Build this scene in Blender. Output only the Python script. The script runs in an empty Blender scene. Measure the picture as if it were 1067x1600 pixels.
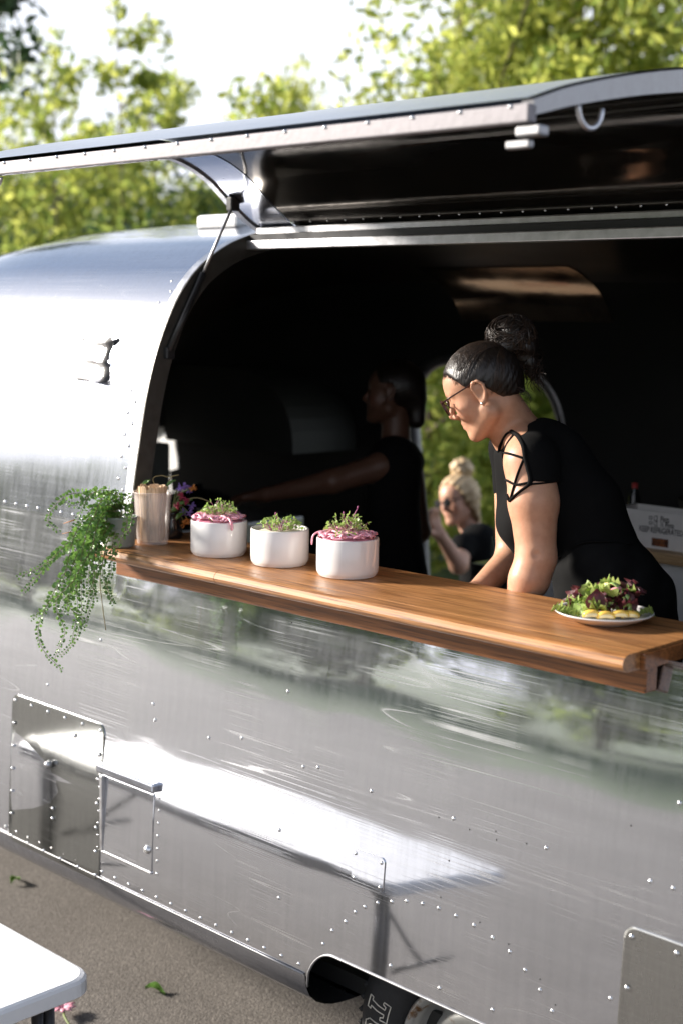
import bpy, bmesh, math, random
import numpy as np
from mathutils import Vector, Matrix

# ------------------------------------------------------------------ camera, world, sun, exposure
SC = bpy.context.scene
COL = SC.collection
CAM_R = np.array([[0.7170181653, 0.1078549045, -0.6886597638],
                  [0.6968400752, -0.0864075363, 0.7120025613],
                  [0.0172875746, -0.9904044917, -0.1371133929]])   # columns: image right, image down, view direction
CAM_C = np.array([0.0, -2.42, 2.222])
FPX = 2222.0
camd = bpy.data.cameras.new('camera')
cam = bpy.data.objects.new('camera', camd)
COL.objects.link(cam)
camd.sensor_fit = 'VERTICAL'
camd.sensor_height = 36.0
camd.lens = FPX * 36.0 / 1600.0
camd.clip_end = 600
camd.clip_start = 0.05
_m = Matrix([[CAM_R[i][0], -CAM_R[i][1], -CAM_R[i][2], CAM_C[i]] for i in range(3)] + [[0, 0, 0, 1]])
cam.matrix_world = _m
camd.dof.use_dof = True
camd.dof.focus_distance = 3.42
camd.dof.aperture_fstop = 2.3
SC.camera = cam

SUN_EL, SUN_AZ = math.radians(20), math.atan2(-0.50, -0.866)
SUN_DIR = Vector((math.cos(SUN_EL) * math.cos(SUN_AZ), math.cos(SUN_EL) * math.sin(SUN_AZ), math.sin(SUN_EL)))
world = bpy.data.worlds.new("World")
SC.world = world
world.use_nodes = True
wn = world.node_tree
sky = wn.nodes.new('ShaderNodeTexSky')
sky.sky_type = 'NISHITA'
sky.sun_disc = False
sky.sun_elevation = SUN_EL
sky.sun_rotation = math.pi / 2 - SUN_AZ
sky.dust_density = 1.5
sky.air_density = 1.0
sky.ozone_density = 1.0
bg = wn.nodes['Background']
# thin bright cloud veil over the blue
tcw = wn.nodes.new('ShaderNodeTexCoord')
nzw = wn.nodes.new('ShaderNodeTexNoise')
nzw.inputs['Scale'].default_value = 1.6
nzw.inputs['Detail'].default_value = 5
wn.links.new(tcw.outputs['Generated'], nzw.inputs['Vector'])
mrw = wn.nodes.new('ShaderNodeMapRange')
mrw.inputs[1].default_value, mrw.inputs[2].default_value = 0.3, 0.65
mrw.inputs[3].default_value, mrw.inputs[4].default_value = 0.0, 0.45
wn.links.new(nzw.outputs['Fac'], mrw.inputs[0])
mxw = wn.nodes.new('ShaderNodeMix')
mxw.data_type = 'RGBA'
sxw = wn.nodes.new('ShaderNodeSeparateXYZ')
wn.links.new(tcw.outputs['Generated'], sxw.inputs[0])
hzw = wn.nodes.new('ShaderNodeMapRange')          # white haze towards the horizon, all round
hzw.inputs[1].default_value, hzw.inputs[2].default_value = 0.26, 0.42
hzw.inputs[3].default_value, hzw.inputs[4].default_value = 0.95, 0.0
wn.links.new(sxw.outputs[2], hzw.inputs[0])
mmw = wn.nodes.new('ShaderNodeMath')
mmw.operation = 'MAXIMUM'
wn.links.new(mrw.outputs[0], mmw.inputs[0])
wn.links.new(hzw.outputs[0], mmw.inputs[1])
wn.links.new(mmw.outputs[0], mxw.inputs[0])
wn.links.new(sky.outputs[0], mxw.inputs[6])
mxw.inputs[7].default_value = (7.3, 7.55, 8.3, 1)
wn.links.new(mxw.outputs[2], bg.inputs[0])
bg.inputs[1].default_value = 0.06
sund = bpy.data.lights.new('sun', 'SUN')
sund.energy = 3.3
sund.angle = math.radians(8)
sund.color = (1.0, 0.93, 0.84)
sun = bpy.data.objects.new('sun', sund)
COL.objects.link(sun)
sun.rotation_euler = SUN_DIR.to_track_quat('Z', 'Y').to_euler()
SC.view_settings.view_transform = 'Standard'
SC.view_settings.look = 'None'
SC.view_settings.gamma = 1.0
SC.view_settings.use_curve_mapping = False
SC.view_settings.exposure = 1.65
SC.render.engine = 'CYCLES'
SC.cycles.use_denoising = True
SC.cycles.max_bounces = 8
SC.cycles.transparent_max_bounces = 8
SC.cycles.caustics_reflective = False
SC.cycles.caustics_refractive = False

RT, DN, FW = CAM_R[:, 0], CAM_R[:, 1], CAM_R[:, 2]


def P(px, py, d):
    """a real point of the place: sight line through photo pixel, d metres deep"""
    return CAM_C + CAM_R @ np.array([(px - 533.5) / FPX * d, (py - 800) / FPX * d, d])


def ON(px, py, axis, val):
    d = CAM_R @ np.array([px - 533.5, py - 800, FPX])
    t = (val - CAM_C[axis]) / d[axis]
    return CAM_C + t * d


# ------------------------------------------------------------------ materials
def nodes_mat(name):
    m = bpy.data.materials.new(name)
    m.use_nodes = True
    nt = m.node_tree
    b = nt.nodes['Principled BSDF']
    return m, nt, b


def N(nt, t, **kw):
    n = nt.nodes.new(t)
    for k, v in kw.items():
        if k in n.inputs:
            n.inputs[k].default_value = v
        else:
            setattr(n, k, v)
    return n


def ramp(nt, fac, stops):
    r = nt.nodes.new('ShaderNodeValToRGB')
    while len(r.color_ramp.elements) < len(stops):
        r.color_ramp.elements.new(0.5)
    for e, (p, c) in zip(r.color_ramp.elements, stops):
        e.position = p
        e.color = (c, c, c, 1) if not isinstance(c, (tuple, list)) else (*c[:3], 1)
    nt.links.new(fac, r.inputs[0])
    return r.outputs[0]


def coords(nt, scale=(1, 1, 1), rot=(0, 0, 0), kind='Object', loc=(0, 0, 0)):
    tc = nt.nodes.new('ShaderNodeTexCoord')
    mp = nt.nodes.new('ShaderNodeMapping')
    mp.inputs['Scale'].default_value = scale
    mp.inputs['Rotation'].default_value = rot
    mp.inputs['Location'].default_value = loc
    nt.links.new(tc.outputs[kind], mp.inputs[0])
    return mp.outputs[0]


def noise(nt, vec, scale, detail=4, rough=0.55, dist=0.0):
    n = nt.nodes.new('ShaderNodeTexNoise')
    n.inputs['Scale'].default_value = scale
    n.inputs['Detail'].default_value = detail
    n.inputs['Roughness'].default_value = rough
    n.inputs['Distortion'].default_value = dist
    nt.links.new(vec, n.inputs['Vector'])
    return n.outputs['Fac']


def mixc(nt, fac, a, b, blend='MIX'):
    m = nt.nodes.new('ShaderNodeMix')
    m.data_type = 'RGBA'
    m.blend_type = blend
    for i, v in ((0, fac), (6, a), (7, b)):
        if hasattr(v, 'links'):
            nt.links.new(v, m.inputs[i])
        else:
            m.inputs[i].default_value = v if i == 0 else (*v[:3], 1)
    return m.outputs[2]


def math_n(nt, op, a, b=None, c=None):
    m = nt.nodes.new('ShaderNodeMath')
    m.operation = op
    for i, v in enumerate((a, b, c)):
        if v is None:
            continue
        if hasattr(v, 'links'):
            nt.links.new(v, m.inputs[i])
        else:
            m.inputs[i].default_value = v
    return m.outputs[0]


def bump(nt, b, h, strength=0.2, dist=0.01):
    n = nt.nodes.new('ShaderNodeBump')
    n.inputs['Strength'].default_value = strength
    n.inputs['Distance'].default_value = dist
    nt.links.new(h, n.inputs['Height'])
    nt.links.new(n.outputs[0], b.inputs['Normal'])
    return n


def simple(name, col, rough=0.5, metal=0.0, var=0.12, vscale=18, bmp=0.0, bscale=60, spec=0.5, coat=0.0, trans=0.0, sub=0.0, subr=(1, .3, .2)):
    m, nt, b = nodes_mat(name)
    v = coords(nt)
    n = noise(nt, v, vscale)
    lo = tuple(c * (1 - var) for c in col)
    hi = tuple(min(1, c * (1 + var)) for c in col)
    nt.links.new(ramp(nt, n, [(0.3, lo), (0.7, hi)]), b.inputs['Base Color'])
    nt.links.new(ramp(nt, n, [(0.3, max(0.02, rough - .05)), (0.7, min(1, rough + .06))]), b.inputs['Roughness'])
    b.inputs['Metallic'].default_value = metal
    b.inputs['Specular IOR Level'].default_value = spec
    b.inputs['Coat Weight'].default_value = coat
    b.inputs['Transmission Weight'].default_value = trans
    if sub:
        b.inputs['Subsurface Weight'].default_value = sub
        b.inputs['Subsurface Radius'].default_value = subr
        b.inputs['Subsurface Scale'].default_value = 0.008
    if bmp:
        bump(nt, b, noise(nt, v, bscale), bmp, 0.004)
    return m


def aluminium(name, col=(0.67, 0.69, 0.745), r0=0.02, r1=0.11, wav=0.15, scr=0.8, film=0.36):
    """weathered polished sheet: dull oxide blotches, brushed streaks, long scratches, shallow buckles"""
    m, nt, b = nodes_mat(name)
    b.inputs['Metallic'].default_value = 1.0
    obj = coords(nt)
    big = noise(nt, obj, 1.6, 3, 0.5)
    streak_v = noise(nt, coords(nt, (45, 45, 1.1)), 1.0, 5, 0.6)
    streak_h = noise(nt, coords(nt, (1.2, 1, 90), (0, math.radians(-3), 0)), 1.0, 5, 0.6)
    speck = noise(nt, obj, 160, 2, 0.6)
    s = math_n(nt, 'MULTIPLY', ramp(nt, streak_v, [(0.35, 0), (0.7, 1)]), 0.6)
    s = math_n(nt, 'ADD', s, math_n(nt, 'MULTIPLY', ramp(nt, streak_h, [(0.42, 0), (0.68, 1)]), 0.2))
    # long thin scratches along the trailer
    def scratch(sx, sz, rot, loc, w, lo, hi, gs):
        v = coords(nt, (sx, 1, sz), (0, math.radians(rot), 0), loc=loc)
        n = noise(nt, v, 1.0, 1, 0.4)
        l = ramp(nt, math_n(nt, 'ABSOLUTE', math_n(nt, 'SUBTRACT', n, 0.5)), [(0.0, 1.0), (w, 0.0)])
        g = ramp(nt, noise(nt, coords(nt, loc=loc), gs, 3), [(lo, 0), (hi, 1)])
        return math_n(nt, 'MULTIPLY', l, g)
    lines = scratch(0.28, 34, -2.5, (0, 0, 0), 0.012, 0.46, 0.62, 2.2)
    lines = math_n(nt, 'MAXIMUM', lines, math_n(nt, 'MULTIPLY', scratch(0.7, 120, 2, (3, 1, 2), 0.04, 0.46, 0.62, 3.1), 0.6))
    lines = math_n(nt, 'MAXIMUM', lines, math_n(nt, 'MULTIPLY', scratch(1.0, 12, -30, (7, 4, 1), 0.006, 0.5, 0.62, 4.0), 0.7))
    rr = math_n(nt, 'ADD', math_n(nt, 'MULTIPLY', ramp(nt, big, [(0.3, 0), (0.7, 1)]), 0.45), math_n(nt, 'MULTIPLY', s, 0.55))
    mr = nt.nodes.new('ShaderNodeMapRange')
    mr.inputs[3].default_value = r0
    mr.inputs[4].default_value = r1
    nt.links.new(rr, mr.inputs[0])
    rough = math_n(nt, 'ADD', mr.outputs[0], math_n(nt, 'MULTIPLY', lines, 0.25 * scr))
    nt.links.new(rough, b.inputs['Roughness'])
    dark = tuple(c * 0.84 for c in col)
    c0 = mixc(nt, s, col, dark)
    c1 = mixc(nt, math_n(nt, 'MULTIPLY', lines, 0.5 * scr), c0, (0.93, 0.93, 0.93))
    c2 = mixc(nt, ramp(nt, speck, [(0.66, 0), (0.76, 0.35)]), c1, (0.9, 0.9, 0.9))
    nt.links.new(c2, b.inputs['Base Color'])
    h = math_n(nt, 'ADD', math_n(nt, 'MULTIPLY', noise(nt, obj, 2.6, 1, 0.4), 1.0), math_n(nt, 'MULTIPLY', lines, -0.012 * scr))
    bump(nt, b, h, wav, 0.03)
    # dull oxide film over the metal: a little of the light is scattered
    out = nt.nodes['Material Output']
    dif = nt.nodes.new('ShaderNodeBsdfPrincipled')
    dif.inputs['Metallic'].default_value = 1.0
    dif.inputs['Roughness'].default_value = film
    nt.links.new(c2, dif.inputs['Base Color'])
    mx = nt.nodes.new('ShaderNodeMixShader')
    nt.links.new(math_n(nt, 'ADD', math_n(nt, 'ADD', 0.6 * r1, math_n(nt, 'MULTIPLY', s, 1.2 * r1)), math_n(nt, 'MULTIPLY', lines, 0.45 * scr)), mx.inputs[0])
    nt.links.new(b.outputs[0], mx.inputs[1])
    nt.links.new(dif.outputs[0], mx.inputs[2])
    nt.links.new(mx.outputs[0], out.inputs[0])
    return m


def wood_mat(name, c_lo, c_hi, rough=0.32, scale=1.0, along=0, coat=0.35):
    m, nt, b = nodes_mat(name)
    sc = [14.0, 14.0, 14.0]
    sc[along] = 0.9
    v = coords(nt, tuple(x * scale for x in sc))
    big = noise(nt, v, 1.0, 3, 0.5, 1.2)
    ring = math_n(nt, 'FRACT', math_n(nt, 'MULTIPLY', big, 7.0))
    ringr = ramp(nt, ring, [(0.0, 0.15), (0.5, 0.9), (0.85, 0.6), (1.0, 0.15)])
    sc2 = [260.0, 260.0, 260.0]
    sc2[along] = 6.0
    fine = noise(nt, coords(nt, tuple(x * scale for x in sc2)), 1.0, 3, 0.6)
    pores = ramp(nt, fine, [(0.32, 0.0), (0.48, 1.0)])
    f = math_n(nt, 'ADD', math_n(nt, 'MULTIPLY', ringr, 0.6), math_n(nt, 'MULTIPLY', fine, 0.4))
    c = ramp(nt, f, [(0.15, c_lo), (0.85, c_hi)])
    c = mixc(nt, pores, tuple(x * 0.45 for x in c_lo), c)
    wear = noise(nt, coords(nt), 5.0, 4, 0.6)
    nt.links.new(c, b.inputs['Base Color'])
    nt.links.new(ramp(nt, wear, [(0.3, max(0.05, rough - 0.1)), (0.7, rough + 0.14)]), b.inputs['Roughness'])
    b.inputs['Coat Weight'].default_value = coat
    b.inputs['Coat Roughness'].default_value = 0.38
    bump(nt, b, math_n(nt, 'ADD', math_n(nt, 'MULTIPLY', pores, 0.5), math_n(nt, 'MULTIPLY', wear, 0.5)), 0.12, 0.002)
    return m


def leaf_mat(name, c_lo, c_hi, trans=0.45, scale=3.0, rough=0.45):
    m, nt, b = nodes_mat(name)
    out = nt.nodes['Material Output']
    geo = nt.nodes.new('ShaderNodeNewGeometry')
    n = noise(nt, coords(nt), scale, 3)
    f = math_n(nt, 'ADD', math_n(nt, 'MULTIPLY', geo.outputs['Random Per Island'], 0.6), math_n(nt, 'MULTIPLY', n, 0.4))
    c = ramp(nt, f, [(0.15, c_lo), (0.85, c_hi)])
    nt.links.new(c, b.inputs['Base Color'])
    b.inputs['Roughness'].default_value = rough
    tr = nt.nodes.new('ShaderNodeBsdfTranslucent')
    tc = mixc(nt, 0.5, c, (0.35, 0.45, 0.04), 'MULTIPLY')
    hs = mixc(nt, 0.35, c, tuple(min(1, x * 2.0) for x in c_hi))
    nt.links.new(hs, tr.inputs[0])
    mx = nt.nodes.new('ShaderNodeMixShader')
    mx.inputs[0].default_value = trans
    nt.links.new(b.outputs[0], mx.inputs[1])
    nt.links.new(tr.outputs[0], mx.inputs[2])
    nt.links.new(mx.outputs[0], out.inputs[0])
    return m


M = {}
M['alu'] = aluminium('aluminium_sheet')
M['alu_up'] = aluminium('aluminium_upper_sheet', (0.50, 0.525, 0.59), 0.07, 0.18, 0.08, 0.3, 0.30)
M['alu_dull'] = aluminium('aluminium_dull_roof', (0.74, 0.75, 0.77), 0.28, 0.48, 0.05, 0.2)
M['alu_panel'] = aluminium('aluminium_dark_panel', (0.34, 0.35, 0.345), 0.05, 0.14, 0.10, 0.3)
M['alu_panel_dull'] = aluminium('aluminium_grey_panel', (0.40, 0.40, 0.39), 0.16, 0.30, 0.06, 0.3)
M['alu_bright'] = aluminium('aluminium_polished', (0.50, 0.51, 0.51), 0.04, 0.10, 0.12, 0.2)
M['alu_frame'] = simple('aluminium_extrusion', (0.55, 0.55, 0.57), 0.38, 1.0, 0.15, 30, 0.1)
M['alu_lip'] = simple('darkened_lip_trim', (0.22, 0.208, 0.22), 0.6, 0.5, 0.18, 40, 0.15)  # hatch lip: colour darkened to hold back the sun falling on it
M['edge_grey'] = simple('grey_edge_extrusion', (0.30, 0.30, 0.31), 0.45, 0.8, 0.15, 30, 0.1)
M['alu_dark'] = simple('dark_anodised', (0.10, 0.098, 0.09), 0.45, 0.6, 0.15, 30)
M['rivet'] = simple('rivet_metal', (0.72, 0.72, 0.73), 0.28, 1.0, 0.1)
M['liner'] = simple('dark_glossy_liner', (0.20, 0.185, 0.165), 0.08, 0.95, 0.2, 4, 0.12, 5)
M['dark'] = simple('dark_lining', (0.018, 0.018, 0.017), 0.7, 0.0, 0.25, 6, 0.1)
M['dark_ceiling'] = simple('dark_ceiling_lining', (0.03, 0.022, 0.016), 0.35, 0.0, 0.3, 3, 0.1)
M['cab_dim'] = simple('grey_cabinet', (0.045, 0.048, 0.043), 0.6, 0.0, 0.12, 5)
M['steel'] = simple('steel_counter', (0.28, 0.28, 0.27), 0.35, 0.9, 0.15, 7)
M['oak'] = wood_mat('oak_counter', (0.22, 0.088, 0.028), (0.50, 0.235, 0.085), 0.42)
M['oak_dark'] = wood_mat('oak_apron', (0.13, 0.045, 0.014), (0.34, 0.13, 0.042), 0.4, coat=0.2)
M['ply'] = wood_mat('plywood_shelf', (0.42, 0.25, 0.11), (0.62, 0.42, 0.22), 0.5, coat=0.1)
M['birch'] = wood_mat('birch_cutlery', (0.50, 0.33, 0.19), (0.72, 0.53, 0.35), 0.55, 2.0, 2, 0.0)
M['ceramic'] = simple('white_ceramic', (0.80, 0.78, 0.765), 0.16, 0.0, 0.02, 8, coat=0.3)
M['white_plastic'] = simple('white_table_plastic', (0.80, 0.80, 0.81), 0.42, 0.0, 0.03, 12, 0.25, 300)
M['white_paint'] = simple('white_paint', (0.72, 0.71, 0.69), 0.5, 0.0, 0.05, 9)
M['card'] = simple('white_cardboard', (0.80, 0.77, 0.74), 0.7, 0.0, 0.05, 20, 0.1)
M['ink'] = simple('black_ink', (0.03, 0.028, 0.03), 0.7, 0.0, 0.1)
M['black_metal'] = simple('black_steel', (0.03, 0.03, 0.032), 0.35, 0.3, 0.1)
M['tyre'] = simple('tyre_rubber', (0.022, 0.022, 0.023), 0.75, 0.0, 0.3, 30, 0.4, 90)
M['tyre_white'] = simple('tyre_lettering', (0.62, 0.58, 0.50), 0.8, 0.0, 0.15, 40)
M['black_cloth'] = simple('black_cotton', (0.006, 0.006, 0.0063), 0.9, 0.0, 0.2, 14, 0.35, 25, spec=0.12)
M['apron'] = simple('black_apron_cloth', (0.006, 0.006, 0.0063), 0.8, 0.0, 0.35, 22, 0.6, 12, spec=0.15)
M['glass_frame'] = simple('tortoiseshell_frame', (0.035, 0.012, 0.010), 0.2, 0.0, 0.6, 120)
M['black_shiny'] = simple('black_gloss', (0.01, 0.01, 0.011), 0.12)
M['pot'] = simple('grey_pot', (0.26, 0.28, 0.26), 0.45, 0.0, 0.15, 9)
M['pink'] = simple('pickled_onion', (0.84, 0.36, 0.45), 0.34, 0.0, 0.4, 70, sub=0.25)
M['cream'] = simple('cream_dip', (0.80, 0.74, 0.62), 0.4, 0.0, 0.06, 20, 0.3, 80)
M['green_micro'] = leaf_mat('microgreen_leaf', (0.13, 0.24, 0.04), (0.36, 0.50, 0.14), 0.35, 30)
M['stem_pale'] = simple('pale_stem', (0.55, 0.50, 0.34), 0.5, 0.0, 0.2)
M['stem_purple'] = simple('purple_stem', (0.38, 0.10, 0.24), 0.5, 0.0, 0.2)
M['lettuce'] = leaf_mat('green_lettuce', (0.20, 0.36, 0.05), (0.52, 0.64, 0.20), 0.4, 25)
M['lettuce_red'] = leaf_mat('red_lettuce', (0.05, 0.012, 0.016), (0.14, 0.03, 0.04), 0.25, 25)
M['cucumber'] = simple('cucumber_ribbon', (0.42, 0.60, 0.20), 0.25, 0.0, 0.2, 40, sub=0.3)
M['radish'] = simple('pink_radish', (0.80, 0.34, 0.40), 0.3, 0.0, 0.15, 30, sub=0.2)
M['peach'] = simple('yellow_fruit', (0.80, 0.52, 0.10), 0.3, 0.0, 0.2, 30, sub=0.2)
M['peach_pale'] = simple('pale_fruit_flesh', (0.80, 0.66, 0.36), 0.35, 0.0, 0.12, 30)
M['pv_leaf'] = leaf_mat('trailing_leaf', (0.045, 0.13, 0.03), (0.19, 0.34, 0.07), 0.3, 12, 0.3)
M['pv_stem'] = simple('trailing_stem', (0.16, 0.14, 0.06), 0.6)
M['flower_purple'] = simple('purple_petals', (0.22, 0.13, 0.42), 0.6, 0.0, 0.3, 60)
M['flower_red'] = simple('wine_petals', (0.32, 0.03, 0.07), 0.6, 0.0, 0.3, 60)
M['flower_orange'] = simple('rust_petals', (0.55, 0.20, 0.04), 0.6, 0.0, 0.3, 60)
M['stem_green'] = simple('flower_stem', (0.16, 0.20, 0.07), 0.6)
M['stem_dry'] = simple('dry_twig', (0.30, 0.24, 0.11), 0.7)
M['bark'] = simple('tree_bark', (0.16, 0.125, 0.09), 0.85, 0.0, 0.35, 9, 0.8, 30)
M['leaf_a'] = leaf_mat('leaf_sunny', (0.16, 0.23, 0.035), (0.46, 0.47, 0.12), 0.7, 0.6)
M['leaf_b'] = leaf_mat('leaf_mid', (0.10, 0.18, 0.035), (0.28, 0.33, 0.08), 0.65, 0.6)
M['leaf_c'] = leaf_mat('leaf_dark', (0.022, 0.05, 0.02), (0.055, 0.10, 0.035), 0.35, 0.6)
M['tape'] = simple('silver_foil_tape', (0.42, 0.415, 0.43), 0.3, 0.9, 0.2, 60, 0.9, 40)
M['tape_dark'] = simple('tape_adhesive_back', (0.05, 0.048, 0.05), 0.6)
M['warm_reflection'] = simple('oak_reflection_tint', (0.88, 0.58, 0.38), 0.14, 1.0, 0.25, 6, 0.5, 7)  # orange tint painted in for the oak counter mirrored overhead

# skin with a colour attribute
def skin_mat(name, base):
    m, nt, b = nodes_mat(name)
    a = nt.nodes.new('ShaderNodeAttribute')
    a.attribute_name = 'tint'
    n = noise(nt, coords(nt), 60, 3)
    n2 = noise(nt, coords(nt), 9, 4, 0.6)
    n = math_n(nt, 'ADD', math_n(nt, 'MULTIPLY', n, 0.5), math_n(nt, 'MULTIPLY', n2, 0.5))
    v = ramp(nt, n, [(0.3, (base[0] * 0.86, base[1] * 0.78, base[2] * 0.74)), (0.7, tuple(min(1, c * 1.08) for c in base))])
    bump(nt, b, noise(nt, coords(nt), 420, 2), 0.12, 0.0015)
    c = mixc(nt, a.outputs['Alpha'], v, a.outputs['Color'])
    nt.links.new(c, b.inputs['Base Color'])
    b.inputs['Roughness'].default_value = 0.45
    b.inputs['Specular IOR Level'].default_value = 0.4
    b.inputs['Subsurface Weight'].default_value = 0.15
    b.inputs['Subsurface Radius'].default_value = (1, .35, .2)
    b.inputs['Subsurface Scale'].default_value = 0.006
    return m


M['skin'] = skin_mat('skin_tan', (0.56, 0.315, 0.205))
M['skin2'] = skin_mat('skin_shade_darkened', (0.13, 0.068, 0.045))  # second cook: skin colour lowered to stand in for the shade inside
M['skin3'] = skin_mat('skin_fair', (0.58, 0.34, 0.24))


def hair_mat(name, lo, hi, rough=0.38, sc=(160, 160, 12)):
    m, nt, b = nodes_mat(name)
    n = noise(nt, coords(nt, sc, (0.3, 0.9, -0.78)), 1.0, 4, 0.6)
    nt.links.new(ramp(nt, n, [(0.3, lo), (0.7, hi)]), b.inputs['Base Color'])
    b.inputs['Roughness'].default_value = rough
    bump(nt, b, n, 0.6, 0.004)
    return m


M['hair_dark'] = hair_mat('hair_dark_brown', (0.005, 0.0035, 0.003), (0.018, 0.011, 0.008))
M['hair_curl'] = hair_mat('hair_brown_curl', (0.008, 0.005, 0.004), (0.045, 0.024, 0.013), 0.38)
M['hair_blonde'] = hair_mat('hair_blonde', (0.34, 0.22, 0.11), (0.66, 0.50, 0.30), 0.5, (40, 40, 8))

# clear/frosted plastics, lenses
def clear_mat(name, col, mixf, rough=0.1):
    m, nt, b = nodes_mat(name)
    b.inputs['Base Color'].default_value = (*col, 1)
    b.inputs['Roughness'].default_value = rough
    n = noise(nt, coords(nt), 30, 2)
    tr = nt.nodes.new('ShaderNodeBsdfTransparent')
    mx = nt.nodes.new('ShaderNodeMixShader')
    nt.links.new(math_n(nt, 'MULTIPLY', ramp(nt, n, [(0.3, 0.85), (0.7, 1.0)]), mixf), mx.inputs[0])
    nt.links.new(tr.outputs[0], mx.inputs[1])
    nt.links.new(b.outputs[0], mx.inputs[2])
    nt.links.new(mx.outputs[0], nt.nodes['Material Output'].inputs[0])
    return m


M['cup'] = clear_mat('frosted_cup', (0.86, 0.80, 0.78), 0.30, 0.25)
M['lens'] = clear_mat('clear_lens', (0.75, 0.8, 0.75), 0.10, 0.02)
M['jar'] = clear_mat('jar_glass', (0.5, 0.65, 0.55), 0.35, 0.05)


def blind_mat():
    m, nt, b = nodes_mat('white_blind_cloth')
    n = noise(nt, coords(nt), 40, 2)
    nt.links.new(ramp(nt, n, [(0.3, 0.78), (0.7, 0.84)]), b.inputs['Base Color'])
    tr = nt.nodes.new('ShaderNodeBsdfTranslucent')
    tr.inputs[0].default_value = (0.85, 0.85, 0.84, 1)
    mx = nt.nodes.new('ShaderNodeMixShader')
    mx.inputs[0].default_value = 0.6
    nt.links.new(b.outputs[0], mx.inputs[1])
    nt.links.new(tr.outputs[0], mx.inputs[2])
    nt.links.new(mx.outputs[0], nt.nodes['Material Output'].inputs[0])
    return m


M['blind'] = blind_mat()


def ground_mat():
    m, nt, b = nodes_mat('weathered_asphalt')
    v = coords(nt)
    big = noise(nt, v, 0.9, 4)
    vo = nt.nodes.new('ShaderNodeTexVoronoi')
    vo.inputs['Scale'].default_value = 170
    nt.links.new(v, vo.inputs['Vector'])
    fine = noise(nt, v, 140, 3, 0.7)
    st = mixc(nt, vo.outputs['Color'], (0.14, 0.123, 0.11), (0.38, 0.345, 0.31))
    c = mixc(nt, ramp(nt, big, [(0.3, 0.0), (0.7, 0.75)]), st, (0.14, 0.122, 0.105))
    c = mixc(nt, ramp(nt, fine, [(0.35, 0.75), (0.6, 0)]), c, (0.055, 0.05, 0.045))
    nt.links.new(c, b.inputs['Base Color'])
    b.inputs['Roughness'].default_value = 0.9
    h = math_n(nt, 'ADD', math_n(nt, 'MULTIPLY', vo.outputs['Distance'], -0.7), fine)
    bump(nt, b, h, 0.45, 0.005)
    return m


M['asphalt'] = ground_mat()
M['grass'] = simple('grass_ground', (0.06, 0.10, 0.03), 0.9, 0.0, 0.4, 1.5, 0.6, 20)


# ------------------------------------------------------------------ mesh helpers
def mesh_obj(name, V, F, mat, parent=None, smooth=False, loc=None, mats=None, midx=None):
    """link one mesh object; V in world coordinates, stored relative to the parent (or to loc)"""
    V = np.asarray(V, dtype=float)
    org = np.zeros(3)
    if parent is not None:
        p = parent
        while p is not None:
            org = org + np.array(p.location)
            p = p.parent
    elif loc is not None:
        org = np.array(loc, float)
    me = bpy.data.meshes.new(name)
    me.from_pydata((V - org).tolist(), [], [tuple(int(i) for i in f) for f in F])
    for mm in (mats or [mat]):
        me.materials.append(mm)
    if midx is not None:
        me.polygons.foreach_set('material_index', list(midx))
    if smooth:
        me.polygons.foreach_set('use_smooth', [True] * len(me.polygons))
    me.update()
    o = bpy.data.objects.new(name, me)
    COL.objects.link(o)
    if parent is not None:
        o.parent = parent
    elif loc is not None:
        o.location = loc
    return o


def bm_obj(name, bm, mat, parent=None, smooth=False, loc=None, bevel=0.0, seg=2, fix=True):
    if fix:
        bmesh.ops.recalc_face_normals(bm, faces=bm.faces)
    if bevel:
        bmesh.ops.bevel(bm, geom=bm.edges[:], offset=bevel, segments=seg, affect='EDGES', profile=0.5, clamp_overlap=True)
    V = [v.co[:] for v in bm.verts]
    bm.verts.index_update()
    F = [[v.index for v in f.verts] for f in bm.faces]
    bm.free()
    return mesh_obj(name, V, F, mat, parent, smooth, loc)


def box_bm(lo, hi, bm=None):
    bm = bm or bmesh.new()
    x0, y0, z0 = lo
    x1, y1, z1 = hi
    vs = [bm.verts.new(c) for c in ((x0, y0, z0), (x1, y0, z0), (x1, y1, z0), (x0, y1, z0), (x0, y0, z1), (x1, y0, z1), (x1, y1, z1), (x0, y1, z1))]
    for f in ((0, 3, 2, 1), (4, 5, 6, 7), (0, 1, 5, 4), (1, 2, 6, 5), (2, 3, 7, 6), (3, 0, 4, 7)):
        bm.faces.new([vs[i] for i in f])
    return bm


def box(name, lo, hi, mat, parent=None, bevel=0.004, loc=None, seg=2):
    return bm_obj(name, box_bm(lo, hi), mat, parent, False, loc, bevel, seg)


def thing(name, label, cat, loc=(0, 0, 0), group=None):
    o = bpy.data.objects.new(name, None)
    COL.objects.link(o)
    o.location = [float(x) for x in loc]
    o.empty_display_size = 0.1
    tag(o, label, cat, group)
    return o


def tag(o, label=None, cat=None, group=None, kind=None):
    for k, v in (('label', label), ('category', cat), ('group', group), ('kind', kind)):
        if v:
            o[k] = v
    return o


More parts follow.
